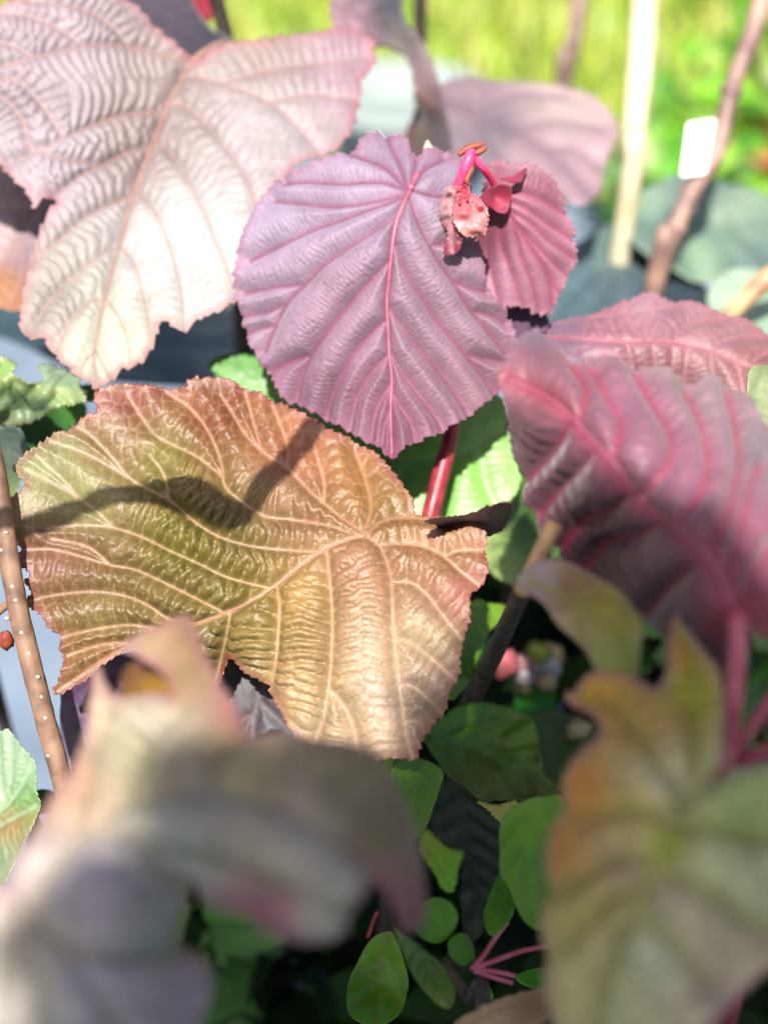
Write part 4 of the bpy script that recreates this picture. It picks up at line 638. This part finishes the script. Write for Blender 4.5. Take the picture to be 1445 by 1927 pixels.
ov(u_, zb([(940, 340), (1040, 360), (1160, 340), (1190, 400), (1120, 480), (1060, 450), (1000, 390)]), [(910, 1510, .42), (970, 1520, .42), (950, 1550, .418)], [(930, 1520, S(190, 185, 80)), (960, 1530, S(143, 195, 26))], teeth=(4, 12))
ov(u_, zb([(1160, 1380), (1260, 1330), (1400, 1330), (1400, 1430), (1250, 1440)]), [(980, 1835, .40), (1040, 1840, .40), (1000, 1855, .398)], [(1000, 1840, S(74, 150, 18))], 'gloss')
ov(u_, zb([(985, 1430), (1010, 1440), (1030, 1500), (990, 1530), (965, 1510)]), [(915, 1860, .43), (925, 1880, .43), (910, 1885, .43)], [(915, 1870, S(113, 190, 20))])
dl = ov(None, zb([(800, 1680), (900, 1590), (1000, 1535), (1130, 1490), (1300, 1450), (1400, 1455), (1380, 1560), (1280, 1700), (1000, 1760)]), [(870, 1920, .35), (950, 1870, .352), (1030, 1865, .355), (960, 1940, .338)], [(950, 1890, S(235, 200, 160)), (1020, 1880, S(205, 160, 120))], 'dry', name='dry_leaf', midrib=zb([(820, 1690), (1050, 1580), (1380, 1470)]), veincol=(S(205, 165, 125), 4, .5), pillow=.0006)
tag(dl, 'curled tan dead leaf resting on the low green shrub', 'dead leaf')
tube('stem', [pt(840, 1800, .446), pt(858, 1840, .444), pt(880, 1880, .442), pt(905, 1925, .44), ground(pt(860, 1900, .5))], [.0016, .0018, .003], M['darkbark'], u_)
tube('stem', [pt(840, 1800, .446), pt(862, 1815, .446), pt(890, 1824, .446)], [.0014, .0013], M['darkbark'], u_)
for q in ([(888, 1824), (912, 1795), (935, 1760), (955, 1735)], [(892, 1822), (930, 1808), (980, 1790), (1030, 1780)], [(892, 1825), (930, 1828), (975, 1838)], [(892, 1826), (925, 1838), (965, 1850)]):
    tube('petiole', [pt(x, y, .44-.0003*i) for i, (x, y) in enumerate(q)], [.0010, .0007], M['pet'], u_)
tube('petiole', [pt(692, 1765, .45), pt(702, 1735, .45), pt(710, 1715, .45)], [.0005, .0004], M['shoot_red'], u_)
for nm, x, y, dd, r, c, lab in (('fallen_petal', 945, 1248, .50, .0058, S(240, 120, 125), 'salmon pink fallen petal in the dark undergrowth'), ('fallen_petal', 978, 1248, .51, .004, S(215, 150, 155), 'pale pink fallen petal beside the salmon one'), ('fallen_petal', 985, 1275, .51, .0035, S(190, 175, 180), 'greyish fallen petal below the pale pink one'), ('pebble', 1018, 1258, .55, .0075, S(225, 225, 235), 'white rounded pebble in the undergrowth'), ('pebble', 1032, 1235, .55, .006, S(245, 215, 160), 'warm cream pebble touching the white one'), ('pebble', 1027, 1284, .54, .0042, S(205, 185, 150), 'small beige pebble below the white one'), ('pebble', 981, 1300, .54, .0036, S(200, 180, 130), 'small khaki pebble above the teal leaf'), ('pebble', 1088, 1373, .49, .0042, S(205, 190, 150), 'beige pebble near the serrated orange leaf lobe'), ('bud', 1011, 1230, .53, .0048, S(190, 200, 70), 'yellow green bud beside the cream pebble')):
    V, F = ball(pt(x, y, dd), r, 7, (1.0, .6, 1.1), .55)
    tag(mesh(nm, V, F, plain(nm+'_skin', c*.75, .6, c*.45, 160)), lab, nm.split('_')[-1])

# -- filler undergrowth in deep shade
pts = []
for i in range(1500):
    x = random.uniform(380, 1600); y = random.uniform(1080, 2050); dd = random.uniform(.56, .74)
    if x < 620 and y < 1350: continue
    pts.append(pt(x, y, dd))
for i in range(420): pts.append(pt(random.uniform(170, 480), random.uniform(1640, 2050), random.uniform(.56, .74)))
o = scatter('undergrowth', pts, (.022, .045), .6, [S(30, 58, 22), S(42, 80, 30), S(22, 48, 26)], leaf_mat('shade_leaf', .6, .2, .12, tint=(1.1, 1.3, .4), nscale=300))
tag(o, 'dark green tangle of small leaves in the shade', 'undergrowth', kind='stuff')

# -- slate blue and sage leaves of the broad leaved plant
s1 = shrub('plant with broad slate blue leaves behind the pale mauve leaf tip', ground(pt(200, 700, 1.0)), 'broad leaved blue green plants', 'blue_leaved_plant')
leaf(s1, [(-120, 560), (0, 575), (120, 560), (260, 570), (400, 560), (480, 590), (500, 680), (420, 715), (300, 735), (150, 720), (0, 640), (-120, 640)], [(0, 580, .66), (480, 600, .70), (250, 730, .62), (200, 600, .67)], [(100, 640, S(70, 100, 110)), (300, 680, S(95, 120, 132)), (420, 660, S(150, 165, 172)), (420, 590, S(150, 165, 160)), (300, 600, S(80, 105, 115))], M['sage'], midrib=[(-100, 600), (150, 640), (480, 650)], veins=[[(0, 620), (120, 590), (260, 575)], [(150, 640), (280, 610), (420, 600)], [(150, 640), (280, 690), (380, 720)]], grid=8, veincol=(S(60, 80, 88), 8, .6), pillow=.004, pw=35, wave=(.02, 120), label='broad slate blue leaf behind the pale mauve leaf tip')
tube('stem', [pt(-60, 605, .665), pt(-90, 700, .75), ground(pt(200, 700, 1.0))], [.003, .004], M['darkbark'], s1)
s2 = shrub('plant with broad sage green leaves below the leaning cane', ground(pt(1350, 600, .95)), 'broad leaved blue green plants', 'blue_leaved_plant')
leaf(s2, [(1160, 440), (1175, 395), (1230, 355), (1290, 335), (1370, 345), (1445, 380), (1560, 430), (1580, 560), (1500, 640), (1400, 560), (1330, 540), (1280, 520), (1220, 500)], [(1180, 420, .64), (1290, 340, .68), (1450, 380, .68), (1560, 560, .64), (1300, 520, .62), (1400, 450, .655)], [(1210, 400, S(165, 195, 165)), (1300, 370, S(130, 150, 145)), (1380, 420, S(165, 190, 160)), (1310, 480, S(165, 198, 160)), (1430, 500, S(120, 145, 140)), (1250, 440, S(120, 145, 145))], M['sage'], midrib=[(1170, 420), (1300, 430), (1450, 480), (1560, 560)], veins=[[(1260, 425), (1320, 370), (1370, 350)], [(1350, 445), (1430, 420), (1500, 420)], [(1350, 445), (1380, 500), (1420, 550)], [(1250, 425), (1270, 470), (1300, 520)]], grid=8, veincol=(S(110, 140, 130), 10, .6), pillow=.004, pw=35, wave=(.012, 110), label='broad sage green leaf blurred behind the rose leaf')
leaf(s2, [(1030, 560), (1060, 490), (1110, 450), (1160, 425), (1210, 470), (1280, 520), (1330, 560), (1340, 640), (1200, 680), (1060, 660)], [(1050, 560, .60), (1160, 430, .66), (1300, 560, .62), (1100, 650, .56)], [(1100, 540, S(100, 128, 138)), (1180, 560, S(95, 120, 132)), (1150, 470, S(130, 160, 150)), (1280, 580, S(60, 75, 85))], M['sage'], midrib=[(1170, 430), (1150, 540), (1100, 660)], veins=[[(1160, 500), (1220, 540), (1280, 600)], [(1160, 500), (1100, 540), (1050, 600)]], grid=8, veincol=(S(70, 92, 102), 8, .6), pillow=.003, pw=35, wave=(.01, 100), label='slate coloured leaf in shade behind the young pink leaf')
leaf(s2, [(1330, 560), (1360, 520), (1420, 510), (1500, 530), (1600, 600), (1600, 720), (1460, 700), (1400, 650), (1350, 610)], [(1340, 560, .58), (1500, 530, .60), (1560, 700, .56), (1400, 650, .56)], [(1380, 560, S(195, 220, 190)), (1440, 620, S(150, 190, 155))], M['sage'], midrib=[(1340, 565), (1450, 600), (1590, 680)], grid=8, veincol=(S(210, 230, 205), 8, .5), pillow=.003, pw=30, wave=(.01, 90), label='pale sage leaf lit behind the tan twig')
tube('stem', [pt(1560, 560, .65), pt(1500, 650, .75), ground(pt(1350, 600, .95))], [.003, .005], M['darkbark'], s2)

# -- canes, tag, pots behind
def cane(name, P, R, mat, lab, cat, foot):
    t = thing(name, lab, cat, (foot[0], foot[1], .005)); tube('shaft', P+[foot], R, mat, t, 12, .03); return t
k = cane('garden_stake', [pt(1228, -250, .62), pt(1214, 0, .62), pt(1200, 180, .62), pt(1186, 300, .62), pt(1178, 400, .62)], [.0066, .0064, .006, .0052, .0048, .005], M['cream'], 'thick cream white garden stake in front of the green plants', 'stake', ground(pt(1178, 400, .62))+np.array([-.01, .02, 0]))
tp2 = [(1470, -160, .60), (1425, 30, .60), (1375, 170, .60), (1350, 280, .60), (1305, 350, .60), (1270, 430, .60), (1240, 510, .60), (1225, 560, .60)]
k = cane('leaning_cane', [pt(*p) for p in tp2], [.0044, .0044, .0036, .004, .0042, .0038, .0044, .0046, .0048], plain('cane_skin', S(215, 170, 150), .55, S(150, 115, 110), 70), 'leaning pinkish brown cane carrying a white plant tag', 'cane', ground(pt(1225, 560, .60))+np.array([-.04, 0, 0]))
for x, y in ((1375, 170), (1270, 430), (1405, 90)):
    V, F = ball(pt(x, y, .60), .0050, 6, (1, 1, .8), .2); mesh('node', V, F, bpy.data.materials['cane_skin'], k)
tagm = plain('white_plastic', (.8, .8, .8), .4, (.74, .75, .76), 30)
Pq = np.array([pt(1294, 232, .595), pt(1346, 224, .595), pt(1326, 326, .593), pt(1281, 332, .593)]); nrm_ = -FW*.0012
V = list(Pq)+list(Pq-nrm_); F = [(0, 1, 2, 3), (7, 6, 5, 4), (0, 4, 5, 1), (1, 5, 6, 2), (2, 6, 7, 3), (3, 7, 4, 0)]
to = mesh('plant_tag', V, F, tagm, shade=False); bv = to.modifiers.new('round', 'BEVEL'); bv.width = .0004; bv.segments = 2
tag(to, 'blank white plastic plant tag hanging on the leaning cane', 'plant tag')
k = cane('brown_cane', [pt(1105, -200, .85), pt(1090, 0, .85), pt(1070, 120, .85), pt(1055, 200, .85)], [.0048, .005, .0055, .006], plain('brown_cane_skin', S(175, 140, 130), .6, S(120, 95, 85), 60), 'brown upright cane behind the broad grey mauve leaf', 'cane', ground(pt(1055, 200, .85)))
k = cane('tan_twig', [pt(1560, 430, .55), pt(1490, 490, .55), pt(1440, 527, .55), pt(1400, 565, .55), pt(1350, 615, .555), pt(1280, 690, .57), pt(1230, 800, .6)], [.0034, .0034, .0044, .0032, .0034, .0034, .0036, .004], M['tan'], 'knobbly tan twig above the right end of the rose leaf', 'twig', ground(pt(1230, 800, .6))+np.array([0, .05, 0]))
def pot(x, y, r, h, c, lab, z0=.016):
    prof = [(0, 0), (r*.78, 0), (r*.95, h*.82), (r*1.06, h*.82), (r*1.08, h), (r*.98, h), (r*.93, h*.75), (0, h*.72)]; n = 28; V = []; F = []
    for (q, zz) in prof:
        for j in range(n): V.append((x+q*math.cos(2*math.pi*j/n), y+q*math.sin(2*math.pi*j/n), z0+zz))
    for i in range(len(prof)-1):
        for j in range(n): F.append((i*n+j, i*n+(j+1) % n, (i+1)*n+(j+1) % n, (i+1)*n+j))
    tag(mesh('flower_pot', V, F, plain('pot_skin', c, .6, c*.75, 14)), lab, 'pot')
pot(.435, 1.5, .05, .07, S(240, 130, 80), 'orange terracotta pot at the edge beside the leaning cane')
pot(.02, 1.52, .09, .12, S(180, 195, 190), 'pale grey green pot seen in the gap beside the arched purple leaf')
pot(.33, 1.47, .04, .05, S(205, 210, 225), 'small pale lilac grey pot behind the white plant tag')
